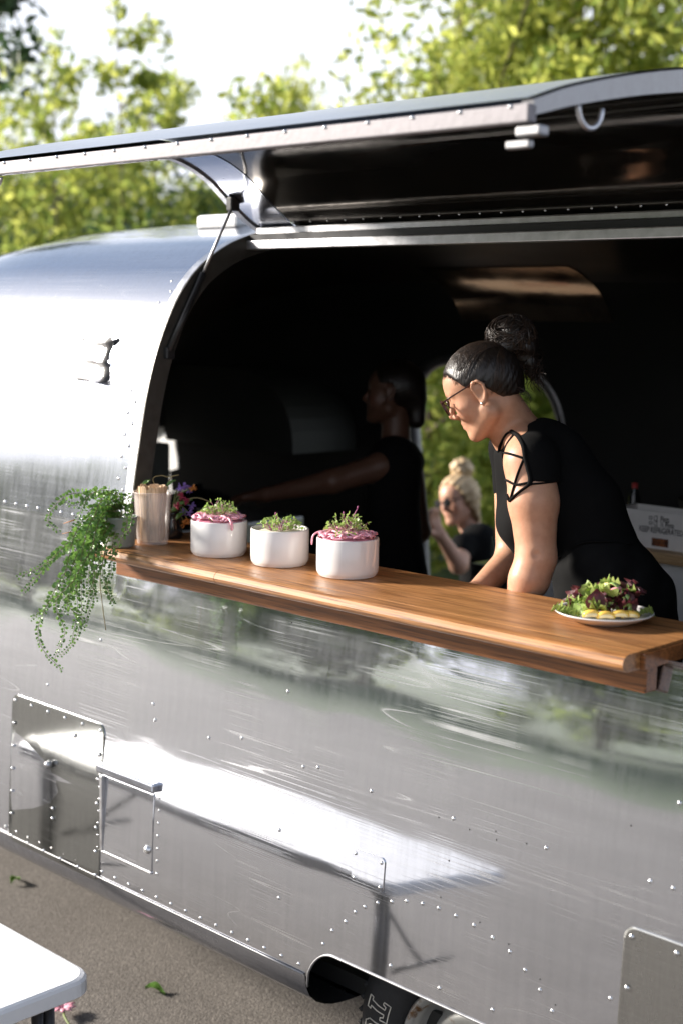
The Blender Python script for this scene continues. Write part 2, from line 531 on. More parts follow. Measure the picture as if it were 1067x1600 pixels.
def tube_vf(pts, rad, n=8, closed=False, flat=1.0, cap=True):
    pts = np.asarray(pts, float)
    m = len(pts)
    rad = np.broadcast_to(np.asarray(rad, float), (m,))
    T = np.zeros_like(pts)
    if closed:
        T = np.roll(pts, -1, 0) - np.roll(pts, 1, 0)
    else:
        T[1:-1] = pts[2:] - pts[:-2]
        T[0] = pts[1] - pts[0]
        T[-1] = pts[-1] - pts[-2]
    T /= np.linalg.norm(T, axis=1)[:, None] + 1e-12
    ref = np.array([0.0, 0.0, 1.0]) if abs(T[0][2]) < 0.9 else np.array([1.0, 0.0, 0.0])
    nrm = np.cross(T[0], ref)
    nrm /= np.linalg.norm(nrm)
    V = []
    for i in range(m):
        nrm = nrm - T[i] * (nrm @ T[i])
        nrm /= np.linalg.norm(nrm) + 1e-12
        b = np.cross(T[i], nrm)
        for k in range(n):
            a = 2 * math.pi * k / n
            V.append(pts[i] + rad[i] * (math.cos(a) * nrm + flat * math.sin(a) * b))
    F = []
    for i in range(m if closed else m - 1):
        j = (i + 1) % m
        for k in range(n):
            F.append((i * n + k, i * n + (k + 1) % n, j * n + (k + 1) % n, j * n + k))
    if cap and not closed:
        F.append(tuple(range(n - 1, -1, -1)))
        F.append(tuple((m - 1) * n + k for k in range(n)))
    return np.array(V), F


class MB:
    """collects shapes into one mesh"""
    def __init__(s):
        s.V, s.F, s.n, s.mi = [], [], 0, []

    def add(s, V, F, mi=0):
        V = np.asarray(V, float)
        s.V.append(V)
        s.F += [tuple(i + s.n for i in f) for f in F]
        s.mi += [mi] * len(F)
        s.n += len(V)
        return s

    def tube(s, pts, rad, n=8, mi=0, **kw):
        V, F = tube_vf(pts, rad, n, **kw)
        return s.add(V, F, mi)

    def box(s, lo, hi, mi=0):
        x0, y0, z0 = lo
        x1, y1, z1 = hi
        V = [(x0, y0, z0), (x1, y0, z0), (x1, y1, z0), (x0, y1, z0), (x0, y0, z1), (x1, y0, z1), (x1, y1, z1), (x0, y1, z1)]
        return s.add(V, [(0, 3, 2, 1), (4, 5, 6, 7), (0, 1, 5, 4), (1, 2, 6, 5), (2, 3, 7, 6), (3, 0, 4, 7)], mi)

    def lathe(s, prof, center, n=48, mi=0, closed=False):
        """prof: list of (r, z); axis vertical through center"""
        c = np.asarray(center, float)
        V, F = [], []
        for r, z in prof:
            for k in range(n):
                a = 2 * math.pi * k / n
                V.append(c + (r * math.cos(a), r * math.sin(a), z))
        m = len(prof)
        for i in range(m - 1):
            for k in range(n):
                F.append((i * n + k, i * n + (k + 1) % n, (i + 1) * n + (k + 1) % n, (i + 1) * n + k))
        return s.add(V, F, mi)

    def obj(s, name, mat, parent=None, smooth=False, loc=None, mats=None):
        return mesh_obj(name, np.concatenate(s.V), s.F, mat, parent, smooth, loc, mats, s.mi if mats else None)


def spline(pts, n=12):
    """Catmull-Rom through pts"""
    p = np.asarray(pts, float)
    p = np.vstack([2 * p[0] - p[1], p, 2 * p[-1] - p[-2]])
    out = []
    for i in range(1, len(p) - 2):
        for t in np.linspace(0, 1, n, endpoint=False):
            a, b, c, d = p[i - 1], p[i], p[i + 1], p[i + 2]
            out.append(0.5 * (2 * b + (c - a) * t + (2 * a - 5 * b + 4 * c - d) * t * t + (3 * b - 3 * c + d - a) * t ** 3))
    out.append(p[-2])
    return np.array(out)


# ------------------------------------------------------------------ signed-distance bodies
def smin(a, b, k):
    h = np.clip(0.5 + 0.5 * (b - a) / k, 0, 1)
    return b * (1 - h) + a * h - k * h * (1 - h)


def smax(a, b, k):
    return -smin(-a, -b, k)


def sd_cone(Pn, a, b, ra, rb):
    a = np.asarray(a, float)
    b = np.asarray(b, float)
    ba = b - a
    t = np.clip(((Pn - a) @ ba) / (ba @ ba + 1e-12), 0, 1)
    return np.linalg.norm(Pn - a - t[..., None] * ba, axis=-1) - (ra + (rb - ra) * t)


def sd_ell(Pn, c, r):
    q = (Pn - np.asarray(c)) / np.asarray(r)
    k0 = np.linalg.norm(q, axis=-1)
    k1 = np.linalg.norm(q / np.asarray(r), axis=-1)
    return k0 * (k0 - 1.0) / (k1 + 1e-9)


def sd_sph(Pn, c, r):
    return np.linalg.norm(Pn - np.asarray(c, float), axis=-1) - r


def surface_nets(fn, lo, hi, h):
    lo = np.asarray(lo, float)
    hi = np.asarray(hi, float)
    n = np.ceil((hi - lo) / h).astype(int) + 1
    ax = [lo[i] + h * np.arange(n[i]) for i in range(3)]
    G = np.stack(np.meshgrid(*ax, indexing='ij'), -1)
    # coarse pass first: only points near the surface are evaluated finely
    st = 4
    Dc = fn(G[::st, ::st, ::st])
    D = np.repeat(np.repeat(np.repeat(Dc, st, 0), st, 1), st, 2)[:n[0], :n[1], :n[2]].copy()
    nearm = np.abs(D) < st * h * 2.3
    D[nearm] = fn(G[nearm])
    S = D < 0
    cnt = np.zeros(tuple(n - 1), int)
    for dx in (0, 1):
        for dy in (0, 1):
            for dz in (0, 1):
                cnt += S[dx:n[0] - 1 + dx, dy:n[1] - 1 + dy, dz:n[2] - 1 + dz]
    act = (cnt > 0) & (cnt < 8)
    idx = -np.ones(act.shape, int)
    c = np.argwhere(act)
    idx[act] = np.arange(len(c))
    acc = np.zeros((len(c), 3))
    num = np.zeros(len(c))
    for e in range(3):
        o1, o2 = [(1, 2), (0, 2), (0, 1)][e]
        for u in (0, 1):
            for w in (0, 1):
                a = c.copy()
                a[:, o1] += u
                a[:, o2] += w
                b = a.copy()
                b[:, e] += 1
                da = D[a[:, 0], a[:, 1], a[:, 2]]
                db = D[b[:, 0], b[:, 1], b[:, 2]]
                x = (da < 0) != (db < 0)
                t = np.where(x, da / np.where(x, da - db, 1), 0)
                p = a.astype(float)
                p[:, e] += t
                acc[x] += p[x]
                num[x] += 1
    V = lo + h * acc / num[:, None]
    F = []
    for e in range(3):
        o1, o2 = [(1, 2), (2, 0), (0, 1)][e]
        sl0 = [slice(None)] * 3
        sl1 = [slice(None)] * 3
        sl0[e] = slice(0, -1)
        sl1[e] = slice(1, None)
        A, B = S[tuple(sl0)], S[tuple(sl1)]
        ed = np.argwhere(A != B)
        ok = (ed[:, o1] > 0) & (ed[:, o2] > 0) & (ed[:, o1] < n[o1] - 1) & (ed[:, o2] < n[o2] - 1)
        ed = ed[ok]
        flip = ~A[ed[:, 0], ed[:, 1], ed[:, 2]]
        q = []
        for (u, w) in ((-1, -1), (0, -1), (0, 0), (-1, 0)):
            k = ed.copy()
            k[:, o1] += u
            k[:, o2] += w
            q.append(idx[k[:, 0], k[:, 1], k[:, 2]])
        q = np.stack(q, 1)
        q[flip] = q[flip][:, ::-1]
        F.append(q)
    return V, np.concatenate(F)


# ------------------------------------------------------------------ ground and terrain
def sheet(name, x0, x1, y0, y1, z, mat, kind):
    o = mesh_obj(name, [(x0, y0, z), (x1, y0, z), (x1, y1, z), (x0, y1, z)], [(0, 1, 2, 3)], mat)
    tag(o, kind=kind)
    return o


GZ = 0.07
sheet('ground', -300, 300, -300, 300, GZ - 0.004, M['grass'], 'structure')
sheet('road', -60, 40, -9.5, 5.5, GZ, M['asphalt'], 'structure')

# ------------------------------------------------------------------ TRAILER
trailer = thing('food_trailer', 'riveted polished aluminium food trailer with its serving hatch propped open', 'trailer', (-2.0, 1.18, 0))
YC = 1.18
FRONT = [(0.23, 0.49), (0.05, 0.50), (-0.032, 0.522), (-0.078, 0.560), (-0.0935, 0.612), (-0.0925, 0.70), (-0.088, 0.82), (-0.080, 0.95), (-0.067, 1.10),
         (-0.050, 1.25), (-0.030, 1.40), (-0.0035, 1.56), (0.024, 1.745), (0.044, 1.86), (0.068, 1.984), (0.099, 2.092), (0.136, 2.181),
         (0.182, 2.263), (0.246, 2.338), (0.317, 2.389), (0.39, 2.426), (0.47, 2.452), (0.517, 2.463), (0.70, 2.503), (0.95, 2.533), (1.18, 2.543)]
_fp = spline(FRONT, 8)
PROF = np.vstack([_fp, np.stack([2 * YC - _fp[::-1][1:, 0], _fp[::-1][1:, 1]], 1)])
_ds = np.linalg.norm(np.diff(PROF, axis=0), axis=1)
PS = np.concatenate([[0], np.cumsum(_ds)])
_dn = np.gradient(PROF, axis=0)
_dn /= np.linalg.norm(_dn, axis=1)[:, None]
PN = np.stack([-_dn[:, 1], _dn[:, 0]], 1)        # outward normal (towards -Y on the front side)
S_END = PS[-1]
S_MID = S_END / 2


def s_of_z(z):
    half = len(_fp)
    return float(np.interp(z, PROF[:half, 1], PS[:half]))


def s_far(z):
    return S_END - s_of_z(z)


X_CAP, L_CAP = -4.0, 1.65
X_CAP2, L_CAP2 = 1.2, 1.65


def surf(X, s, inset=0.0):
    y = np.interp(s, PS, PROF[:, 0]) - inset * np.interp(s, PS, PN[:, 0])
    z = np.interp(s, PS, PROF[:, 1]) - inset * np.interp(s, PS, PN[:, 1])
    X = np.asarray(X, float)
    t = np.maximum(np.clip((X_CAP - X) / (L_CAP - inset), 0, 1), np.clip((X - X_CAP2) / (L_CAP2 - inset), 0, 1))
    k = np.maximum(1 - t ** 2.5, 0) ** 0.4
    kz = np.where(z > 1.2, k, 0.75 * k + 0.25)
    return np.stack([X + 0 * s, YC + (y - YC) * k, np.where(z > 1.2, 1.2 + (z - 1.2) * kz, 1.2 + (z - 1.2) * kz)], -1)


def grid_vf(A):
    m, n = A.shape[:2]
    F = [(i * n + j, (i + 1) * n + j, (i + 1) * n + j + 1, i * n + j + 1) for i in range(m - 1) for j in range(n - 1)]
    return A.reshape(-1, 3), F


def panel(name, x0, x1, s0, s1, mat, parent, inset=0.0, nx=None, ns=None, keep=None, label=None):
    nx = nx or max(2, int(abs(x1 - x0) / 0.12) + 1)
    ns = ns or max(3, int(abs(s1 - s0) / 0.03) + 1)
    Xg, Sg = np.meshgrid(np.linspace(x0, x1, nx), np.linspace(s0, s1, ns), indexing='ij')
    V, F = grid_vf(surf(Xg, Sg, inset))
    if keep is not None:
        F = [f for f in F if keep(V[list(f)].mean(0))]
    o = mesh_obj(name, V, F, mat, parent, True)
    if label:
        o['label'] = label
    return o


def wall_y(z, off=0.0):
    return float(np.interp(z, _fp[:, 1], _fp[:, 0])) - off


XL, XR = -3.19, -1.22          # serving opening
Z_CTR = 1.59                    # counter top
Z_SILL = 1.56
S_H = s_of_z(2.463)             # hinge line
Z_SEAM1, Z_SEAM2 = 1.628, 2.085


# lower wall, with the wheel-arch cut and the step at the serving opening
Z_B = 0.612


def z_low(x):
    if x < -2.345:
        return Z_B
    if x < -2.25:
        return 0.565 + 0.130 * math.sqrt(max(0, 1 - ((x + 2.25) / 0.095) ** 2))
    if x < -0.4:
        return 0.695
    return Z_B


xs = sorted(set(list(np.linspace(-4.0, 1.2, 80)) + [-2.346, -2.344] + list(np.linspace(-2.343, -2.25, 10)) + [-0.401, -0.399, XL - 0.0005, XL + 0.0005, XR - 0.0005, XR + 0.0005]))
rows = 26
A = np.zeros((len(xs), rows, 3))
for i, x in enumerate(xs):
    zt = Z_SILL if XL < x < XR else Z_SEAM1
    for j in range(rows):
        z = z_low(x) + (zt - z_low(x)) * j / (rows - 1)
        A[i, j] = (x, wall_y(max(z, Z_B)) + max(0, Z_B - z) * 0.25, z)
V, F = grid_vf(A)
mesh_obj('lower_wall_sheet', V, F, M['alu'], trailer, True)
# thin rolled edge along the wheel arch
ed = [(x, wall_y(max(Z_B, z_low(x)), 0.001) + max(0, Z_B - z_low(x)) * 0.25, z_low(x)) for x in xs if -2.345 < x < -0.4]
MB().tube(ed, 0.003, 6).obj('arch_edge', M['edge_grey'], trailer, True)
# belly strip that curves under, ends at the wheel arch
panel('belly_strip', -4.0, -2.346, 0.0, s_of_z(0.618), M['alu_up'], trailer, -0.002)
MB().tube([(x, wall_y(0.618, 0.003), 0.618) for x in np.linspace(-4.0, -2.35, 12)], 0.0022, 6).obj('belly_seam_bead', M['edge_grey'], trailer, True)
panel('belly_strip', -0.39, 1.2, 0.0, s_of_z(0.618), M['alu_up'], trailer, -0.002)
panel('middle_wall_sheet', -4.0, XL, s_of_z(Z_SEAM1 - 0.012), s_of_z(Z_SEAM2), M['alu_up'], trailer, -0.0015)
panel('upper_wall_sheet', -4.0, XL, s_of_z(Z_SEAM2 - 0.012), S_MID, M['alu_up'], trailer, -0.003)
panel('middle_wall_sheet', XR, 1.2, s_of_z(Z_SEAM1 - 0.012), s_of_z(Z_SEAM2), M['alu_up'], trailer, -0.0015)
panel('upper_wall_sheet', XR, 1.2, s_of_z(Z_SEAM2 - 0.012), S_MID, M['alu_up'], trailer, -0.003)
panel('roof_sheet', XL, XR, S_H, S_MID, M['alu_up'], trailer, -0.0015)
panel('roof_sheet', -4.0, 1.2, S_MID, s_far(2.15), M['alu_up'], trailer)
DX0, DX1, DZT = -4.14, -3.33, 2.05      # far doorway


def door_keep(inset=0.0):
    def k(c):
        if c[1] < YC or not (DX0 < c[0] < DX1):
            return True
        r = 0.26
        zc = c[2]
        if zc > DZT:
            return True
        if zc > DZT - r:
            dx = max(0, (DX0 + r) - c[0], c[0] - (DX1 - r))
            if dx > 0 and dx * dx + (zc - (DZT - r)) ** 2 > r * r:
                return True
        return False
    return k


panel('far_wall_sheet', -4.6, -3.0, s_far(2.15), S_END, M['alu'], trailer, 0, 66, 66, door_keep())
panel('far_wall_sheet', -3.0, 1.2, s_far(2.15), S_END, M['alu'], trailer)
# front end cap gores, with the end window opening
_e0, _e1 = ON(205, 673, 0, -5.36), ON(268, 775, 0, -5.36)
EW = (_e0[1], _e1[1], _e1[2], _e0[2])      # end window y0,y1,z0,z1 (on the cap)


def cap_keep(c):
    return not (c[0] < -4.9 and EW[0] < c[1] < EW[1] and EW[2] < c[2] < EW[3])


S_FW = s_far(2.15)
gore = np.concatenate([np.linspace(0, S_FW, 6), np.linspace(S_FW, S_END, 3)[1:]])


def cap_panel(name, s0, s1, mat, inset, keep, xcap, L, sgn, x_from=None):
    th0 = 0.0 if x_from is None else math.asin(min(1, abs(x_from - xcap) / (L - inset)))
    tt = xcap + sgn * (L - inset) * np.sin(np.linspace(th0, math.pi / 2 * 0.9999, 46))
    Xg, Sg = np.meshgrid(tt, np.linspace(s0, s1, 40), indexing='ij')
    V, F = grid_vf(surf(Xg, Sg, inset))
    F = [f for f in F if keep(V[list(f)].mean(0))]
    return mesh_obj(name, V, F, mat, trailer, True)


for g in range(7):
    cap_panel('end_cap_sheet', gore[g], gore[g + 1] + (0.004 if g != 4 else 0), M['alu_up'], -0.001 * (g % 2), cap_keep, X_CAP, L_CAP, -1, -4.6 if g > 4 else None)
for g in range(7):
    cap_panel('rear_cap_sheet', gore[g], gore[g + 1] + 0.004, M['alu_up'], -0.001 * (g % 2), lambda c: True, X_CAP2, L_CAP2, 1)

# interior lining
IN = 0.05
xin = np.concatenate([X_CAP - (L_CAP - IN) * np.sin(np.linspace(math.pi / 2 * 0.9999, 0, 40)), np.linspace(-3.99, 1.2, 120)])


def lin_keep(c):
    if XL - 0.001 < c[0] < XR and c[1] < 0.60 and c[2] > Z_SILL - 0.03:
        return False
    if c[0] < -4.8 and EW[0] < c[1] < EW[1] and EW[2] < c[2] < EW[3]:
        return False
    if not door_keep()(c):
        return False
    return True


def lining(name, s0, s1, mat, n):
    Xg, Sg = np.meshgrid(np.unique(np.concatenate([xin, [XL, XR]])), np.linspace(s0, s1, n), indexing='ij')
    V, F = grid_vf(surf(Xg, Sg, IN))
    F = [f for f in F if lin_keep(V[list(f)].mean(0))]
    return mesh_obj(name, V, F, mat, trailer, True)


s_a, s_b = s_of_z(0.70), s_of_z(2.40)
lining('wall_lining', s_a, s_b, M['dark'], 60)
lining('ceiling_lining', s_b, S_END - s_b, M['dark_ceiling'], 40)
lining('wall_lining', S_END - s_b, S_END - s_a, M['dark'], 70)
cp = panel('reflection_panel', -3.75, -3.02, s_far(2.46), s_far(2.24), M['warm_reflection'], trailer, IN + 0.004)  # added panel imitating the sunlit counter's reflection in the lining
cp['label'] = 'wavy polished panel added under the ceiling, tinted like a reflection of the oak counter'
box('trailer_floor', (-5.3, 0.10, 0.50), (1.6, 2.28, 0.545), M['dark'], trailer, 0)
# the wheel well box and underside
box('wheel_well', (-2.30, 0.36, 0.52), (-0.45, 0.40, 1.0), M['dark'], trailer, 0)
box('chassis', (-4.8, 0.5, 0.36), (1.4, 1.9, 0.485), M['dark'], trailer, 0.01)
# doorway frame on the far side
fr = []
for t in np.linspace(0, 1, 14):
    fr.append((DX0, 0.55 + (DZT - 0.26 - 0.55) * t))
for a in np.linspace(0, math.pi / 2, 10)[1:]:
    fr.append((DX0 + 0.26 - 0.26 * math.cos(a), DZT - 0.26 + 0.26 * math.sin(a)))
for a in np.linspace(0, math.pi / 2, 10):
    fr.append((DX1 - 0.26 + 0.26 * math.sin(a), DZT - 0.26 + 0.26 * math.cos(a)))
for t in np.linspace(1, 0, 14)[1:]:
    fr.append((DX1, 0.55 + (DZT - 0.26 - 0.55) * t))
pts = [(x, 2 * YC - wall_y(z) - 0.03, z) for x, z in fr]
MB().tube(pts, 0.03, 8).obj('doorway_frame', M['edge_grey'], trailer, True)

# serving opening: jamb, header rails
jz = [(p[0], p[1]) for p in _fp if Z_SILL - 0.02 <= p[1] <= 2.463 + 1e-6]


def rib(x, inset0, inset1, w, mat, name):
    b = MB()
    V, F = [], []
    ss = np.linspace(s_of_z(Z_SILL - 0.02), S_H, 50)
    for s in ss:
        for xx, ins in ((x, inset0), (x + w, inset0), (x + w, inset1), (x, inset1)):
            V.append(surf(np.array(xx), np.array(s), ins))
    for i in range(len(ss) - 1):
        for k in range(4):
            F.append((i * 4 + k, i * 4 + (k + 1) % 4, (i + 1) * 4 + (k + 1) % 4, (i + 1) * 4 + k))
    F += [(3, 2, 1, 0), tuple(len(V) - 4 + k for k in range(4))]
    return b.add(np.array(V), F).obj(name, mat, trailer)


rib(XL, -0.004, 0.055, 0.022, M['alu_dark'], 'opening_jamb')
rib(XL - 0.012, -0.005, 0.004, 0.030, M['alu_frame'], 'jamb_trim')
rib(XR - 0.022, -0.004, 0.055, 0.022, M['alu_dark'], 'opening_jamb')
box('hinge_rail', (XL + 0.02, 0.474, 2.453), (XR - 0.02, 0.500, 2.474), M['alu_frame'], trailer, 0.004)
box('header_rail', (XL + 0.02, 0.435, 2.408), (XR - 0.02, 0.475, 2.434), M['alu_frame'], trailer, 0.003)
box('header_gasket', (XL + 0.02, 0.448, 2.4345), (XR - 0.02, 0.476, 2.4525), M['black_metal'], trailer, 0)


# rivets
def dome(c, r, nrm=(0, -1, 0), n=8):
    c = np.asarray(c, float)
    nrm = np.asarray(nrm, float)
    nrm /= np.linalg.norm(nrm)
    t = np.cross(nrm, (0, 0, 1.0))
    if np.linalg.norm(t) < 1e-3:
        t = np.array([1.0, 0, 0])
    t /= np.linalg.norm(t)
    b = np.cross(nrm, t)
    V = []
    for rr, hh in ((1.0, -0.1), (0.85, 0.35), (0.45, 0.6)):
        for k in range(n):
            a = 2 * math.pi * k / n
            V.append(c + r * (rr * (math.cos(a) * t + math.sin(a) * b) + hh * nrm))
    V.append(c + r * 0.68 * nrm)
    F = []
    for i in range(2):
        for k in range(n):
            F.append((i * n + k, i * n + (k + 1) % n, (i + 1) * n + (k + 1) % n, (i + 1) * n + k))
    for k in range(n):
        F.append((2 * n + k, 2 * n + (k + 1) % n, 3 * n))
    return V, F


def wall_pt(px, py, off=0.0):
    """point of the outer wall seen at a photo pixel"""
    y = -0.04
    for _ in range(6):
        q = ON(px, py, 1, y)
        y = wall_y(min(max(q[2], Z_B), 2.46))
    return np.array([q[0], y - off, q[2]])


rv = MB()
for px, py in [(580, 1236), (708, 1279), (853, 1325), (1061, 1255), (1015, 1377), (1051, 1388), (436, 1403), (437, 1297), (243, 1125), (378, 1153), (327, 1153),
               (474, 1198), (497, 1199), (540, 1440), (519, 1454), (505, 1475), (555, 1425), (570, 1417), (590, 1411), (612, 1409), (635, 1408), (660, 1412), (685, 1419), (712, 1431), (740, 1446),
               (769, 1465), (796, 1487), (820, 1516), (843, 1547), (862, 1580), (610, 1509), (686, 1544), (769, 1578), (75, 1070), (160, 880), (158, 1000), (240, 1100), (450, 1080), (330, 905), (953, 1560)]:
    V, F = dome(wall_pt(px, py), 0.0052)
    rv.add(V, F)
for x in np.arange(-3.98, -2.36, 0.062):
    V, F = dome((x, wall_y(0.637), 0.637), 0.005)
    rv.add(V, F)
for x in np.arange(-3.98, XL - 0.03, 0.060):
    for z, r in ((Z_SEAM1, 0.0062),):
        V, F = dome((x, wall_y(z, 0.0015), z), r)
        rv.add(V, F)
for x in np.arange(-3.98, XL - 0.02, 0.04):
    V, F = dome((x, wall_y(Z_SEAM2 - 0.002, 0.003), Z_SEAM2 - 0.002), 0.0035, (0, -1, .35), 6)
    rv.add(V, F)
for z in np.arange(1.66, 2.30, 0.062):
    for dx, dz in ((0.028, 0), (0.055, 0.03)):
        V, F = dome((XL - dx, wall_y(z + dz, 0.002), z + dz), 0.0048, (0, -1, .2))
        rv.add(V, F)
tag(rv.obj('rivets', M['rivet'], trailer, True), kind='stuff')
# stray drilled holes
hb = MB()
for px, py in [(733, 1296), (774, 1299), (775, 1312), (822, 1318), (685, 1277), (701, 1345), (688, 1402), (749, 1441), (794, 1475), (843, 1530), (867, 1570), (456, 973), (985, 1290), (1010, 1555)]:
    V, F = dome(wall_pt(px, py), 0.0028, n=6)
    V = [(v[0], v[1] + 0.0008, v[2]) for v in V]
    hb.add(V, F)
tag(hb.obj('drill_holes', M['ink'], trailer), kind='stuff')


# riveted cover plates on the wall
def rounded_rect(x0, x1, z0, z1, r, n=5):
    P_ = []
    for cx, cz, a0 in ((x1 - r, z1 - r, 0), (x0 + r, z1 - r, 90), (x0 + r, z0 + r, 180), (x1 - r, z0 + r, 270)):
        for k in range(n + 1):
            a = math.radians(a0 + 90 * k / n)
            P_.append((cx + r * math.cos(a), cz + r * math.sin(a)))
    return P_


def plate_on_wall(name, x0, x1, z0, z1, r, th, mat, label, riv=None, rr=0.0048, riv_mat='rivet'):
    pr = rounded_rect(x0, x1, z0, z1, r)
    n = len(pr)
    ya = [wall_y(z) for _, z in pr]
    V = [(x, y + 0.004, z) for (x, z), y in zip(pr, ya)] + [(x, y - th * 0.7, z) for (x, z), y in zip(pr, ya)]
    cx, cz = (x0 + x1) / 2, (z0 + z1) / 2
    V += [(cx + (x - cx) * 0.985, wall_y(z) - th, cz + (z - cz) * 0.985) for x, z in pr]
    F = [(k, (k + 1) % n, n + (k + 1) % n, n + k) for k in range(n)] + [(n + k, n + (k + 1) % n, 2 * n + (k + 1) % n, 2 * n + k) for k in range(n)]
    F.append(tuple(range(2 * n, 3 * n)))
    bm = bmesh.new()
    vs = [bm.verts.new(v) for v in V]
    for f in F:
        bm.faces.new([vs[i] for i in f])
    o = bm_obj(name, bm, mat, trailer)
    o['label'] = label
    if riv:
        b = MB()
        for x, z in riv:
            Vd, Fd = dome((x, wall_y(z) - th, z), rr)
            b.add(Vd, Fd)
        tag(b.obj('plate_rivets', M[riv_mat], o, True), kind='stuff')
    return o


def edge_rivets(x0, x1, z0, z1, m, nx, nz):
    out = []
    for t in np.linspace(0, 1, nx):
        out += [(x0 + m + (x1 - x0 - 2 * m) * t, z1 - m), (x0 + m + (x1 - x0 - 2 * m) * t, z0 + m)]
    for t in np.linspace(0, 1, nz)[1:-1]:
        out += [(x0 + m, z0 + m + (z1 - z0 - 2 * m) * t), (x1 - m, z0 + m + (z1 - z0 - 2 * m) * t)]
    return out


a, b_, c_ = wall_pt(22, 1080), wall_pt(157, 1370), wall_pt(18, 1310)
x0, x1, z0, z1 = a[0], b_[0], c_[2] - 0.005, a[2] - 0.005
plate_on_wall('access_panel', x0, x1, z0, z1, 0.03, 0.004, M['alu_panel'], 'darker mirror-bright riveted access panel with rounded top corners',
              edge_rivets(x0, x1, z0, z1, 0.018, 6, 7) + [(x0 + 0.22, z1 - 0.17), (x0 + 0.235, z1 - 0.30), (x0 + 0.235, z1 - 0.33), (x0 + 0.33, z1 - 0.06)], 0.0056)
MB().tube([(x0 + 0.215, wall_y(z1 - .17, 0.004), z1 - .17), (x0 + 0.215, wall_y(z1 - .17, 0.02), z1 - .17)], [0.012, 0.008], 12).obj('panel_knob', M['alu_frame'], trailer, True)
# hinged service door with drip rail
d0, d1, d2 = wall_pt(165, 1200), wall_pt(238, 1375), wall_pt(160, 1185)
sx0, sx1 = d0[0], d1[0]
sz1 = d0[2] - 0.02
sz0 = d1[2] + 0.02
sd = plate_on_wall('service_door', sx0, sx1, sz0, sz1, 0.006, 0.003, M['alu'], 'small dull service door under a drip rail', None)
for lo, hi in (((sx0 - 0.006, sz0), (sx0 + 0.006, sz1)), ((sx0, sz0 - 0.004), (sx1, sz0 + 0.003))):
    box('door_bead', (lo[0], wall_y(0.8, 0.009), lo[1]), (hi[0], wall_y(0.8, -0.003), hi[1]), M['alu_frame'], sd, 0.002)
V, F = dome((sx1 - 0.02, wall_y(sz1 - 0.16, 0.003), sz1 - 0.16), 0.013, n=12)
MB().add(V, F).obj('door_latch', M['rivet'], sd, True)
bm = box_bm((sx0 - 0.02, wall_y(sz1, 0.018), sz1 + 0.008), (sx1 + 0.012, wall_y(sz1, -0.004), sz1 + 0.034))
bm_obj('drip_rail', bm, M['alu_up'], sd, bevel=0.006)
b = MB()
for t in np.linspace(0.02, 0.98, 7):
    V, F = dome((sx1 + 0.02, wall_y(sz0 + (sz1 - sz0) * t), sz0 + (sz1 - sz0) * t), 0.0042)
    b.add(V, F)
    V, F = dome((sx0 - 0.022, wall_y(sz0 + (sz1 - sz0) * t), sz0 + (sz1 - sz0) * t), 0.0042)
    b.add(V, F)
tag(b.obj('door_rivets', M['rivet'], sd, True), kind='stuff')
# small square plate
a, b_ = wall_pt(553, 1322), wall_pt(600, 1378)
x0, x1, z1 = a[0], b_[0], a[2] - 0.002
z0 = z1 - 0.082
plate_on_wall('cover_plate', x0, x1, z0, z1, 0.012, 0.003, M['alu'], 'small square cover plate held by four corner screws',
              [(x0 + .01, z0 + .012), (x1 - .01, z0 + .012), (x0 + .01, z1 - .012), (x1 - .01, z1 - .012)], 0.0048)
# larger plate at the right
a = wall_pt(977, 1443)
plate_on_wall('access_panel', a[0], a[0] + 0.5, 0.66, a[2], 0.025, 0.004, M['alu_panel_dull'], 'dull grey riveted access panel beside the wheel',
              [(a[0] + 0.018, a[2] - 0.02 - 0.105 * k) for k in range(3)] + [(a[0] + 0.02 + 0.1 * k, a[2] - 0.02) for k in range(1, 5)], 0.006)
# crumpled foil tape patch
tp = [(119, 594), (165, 596), (174, 527), (131, 529)]
cs = [wall_pt(*q) for q in tp]
G = np.zeros((9, 15, 3))
random.seed(3)
for i in range(9):
    for j in range(15):
        u, v = i / 8, j / 14
        q = (1 - v) * ((1 - u) * cs[0] + u * cs[1]) + v * ((1 - u) * cs[3] + u * cs[2])
        fold = max(0, math.sin(14 * v + 1.5 * u)) ** 3
        q = q + np.array([0.002 * math.sin(9 * v), -0.006 - 0.012 * fold * (0.3 + 0.7 * u) - 0.001 * random.random() - 0.006 * u, 0.002 * math.sin(5 * u)])
        G[i, j] = q
V, F = grid_vf(G)
tpo = mesh_obj('tape_patch', V, F, M['tape'], trailer, True)
tpo['label'] = 'crumpled silver tape patch, one edge peeling off'
E_ = np.zeros((15, 3, 3))
for j in range(15):
    v = j / 14
    out_ = np.array([0.016 + 0.010 * v, 0.012, 0.010 * v])
    wv = 0.004 * math.sin(8 * v)
    E_[j, 0] = G[8, j] + (0.0005, 0, 0)
    E_[j, 1] = G[8, j] + out_ * 0.5 + (wv, -0.006, 0)
    E_[j, 2] = G[8, j] + out_ + (wv * 2, 0.004 - 0.012 * v, 0)
V, F = grid_vf(E_)
mesh_obj('peeling_edge', V, F, M['tape_dark'], tpo, True)

# serving hatch, propped open (profile in Y,Z from the hinge outwards to the lip)
HP = spline([(0.500, 2.470), (0.455, 2.492), (0.40, 2.527), (0.352, 2.563), (0.30, 2.600), (0.22, 2.636), (0.125, 2.656), (0.0, 2.651), (-0.2, 2.622), (-0.40, 2.583), (-0.525, 2.552)], 6)
hn = np.gradient(HP, axis=0)
hn /= np.linalg.norm(hn, axis=1)[:, None]
HN = np.stack([hn[:, 1], -hn[:, 0]], 1)      # outward = up/back
HX0, HX1 = XL + 0.005, -1.43


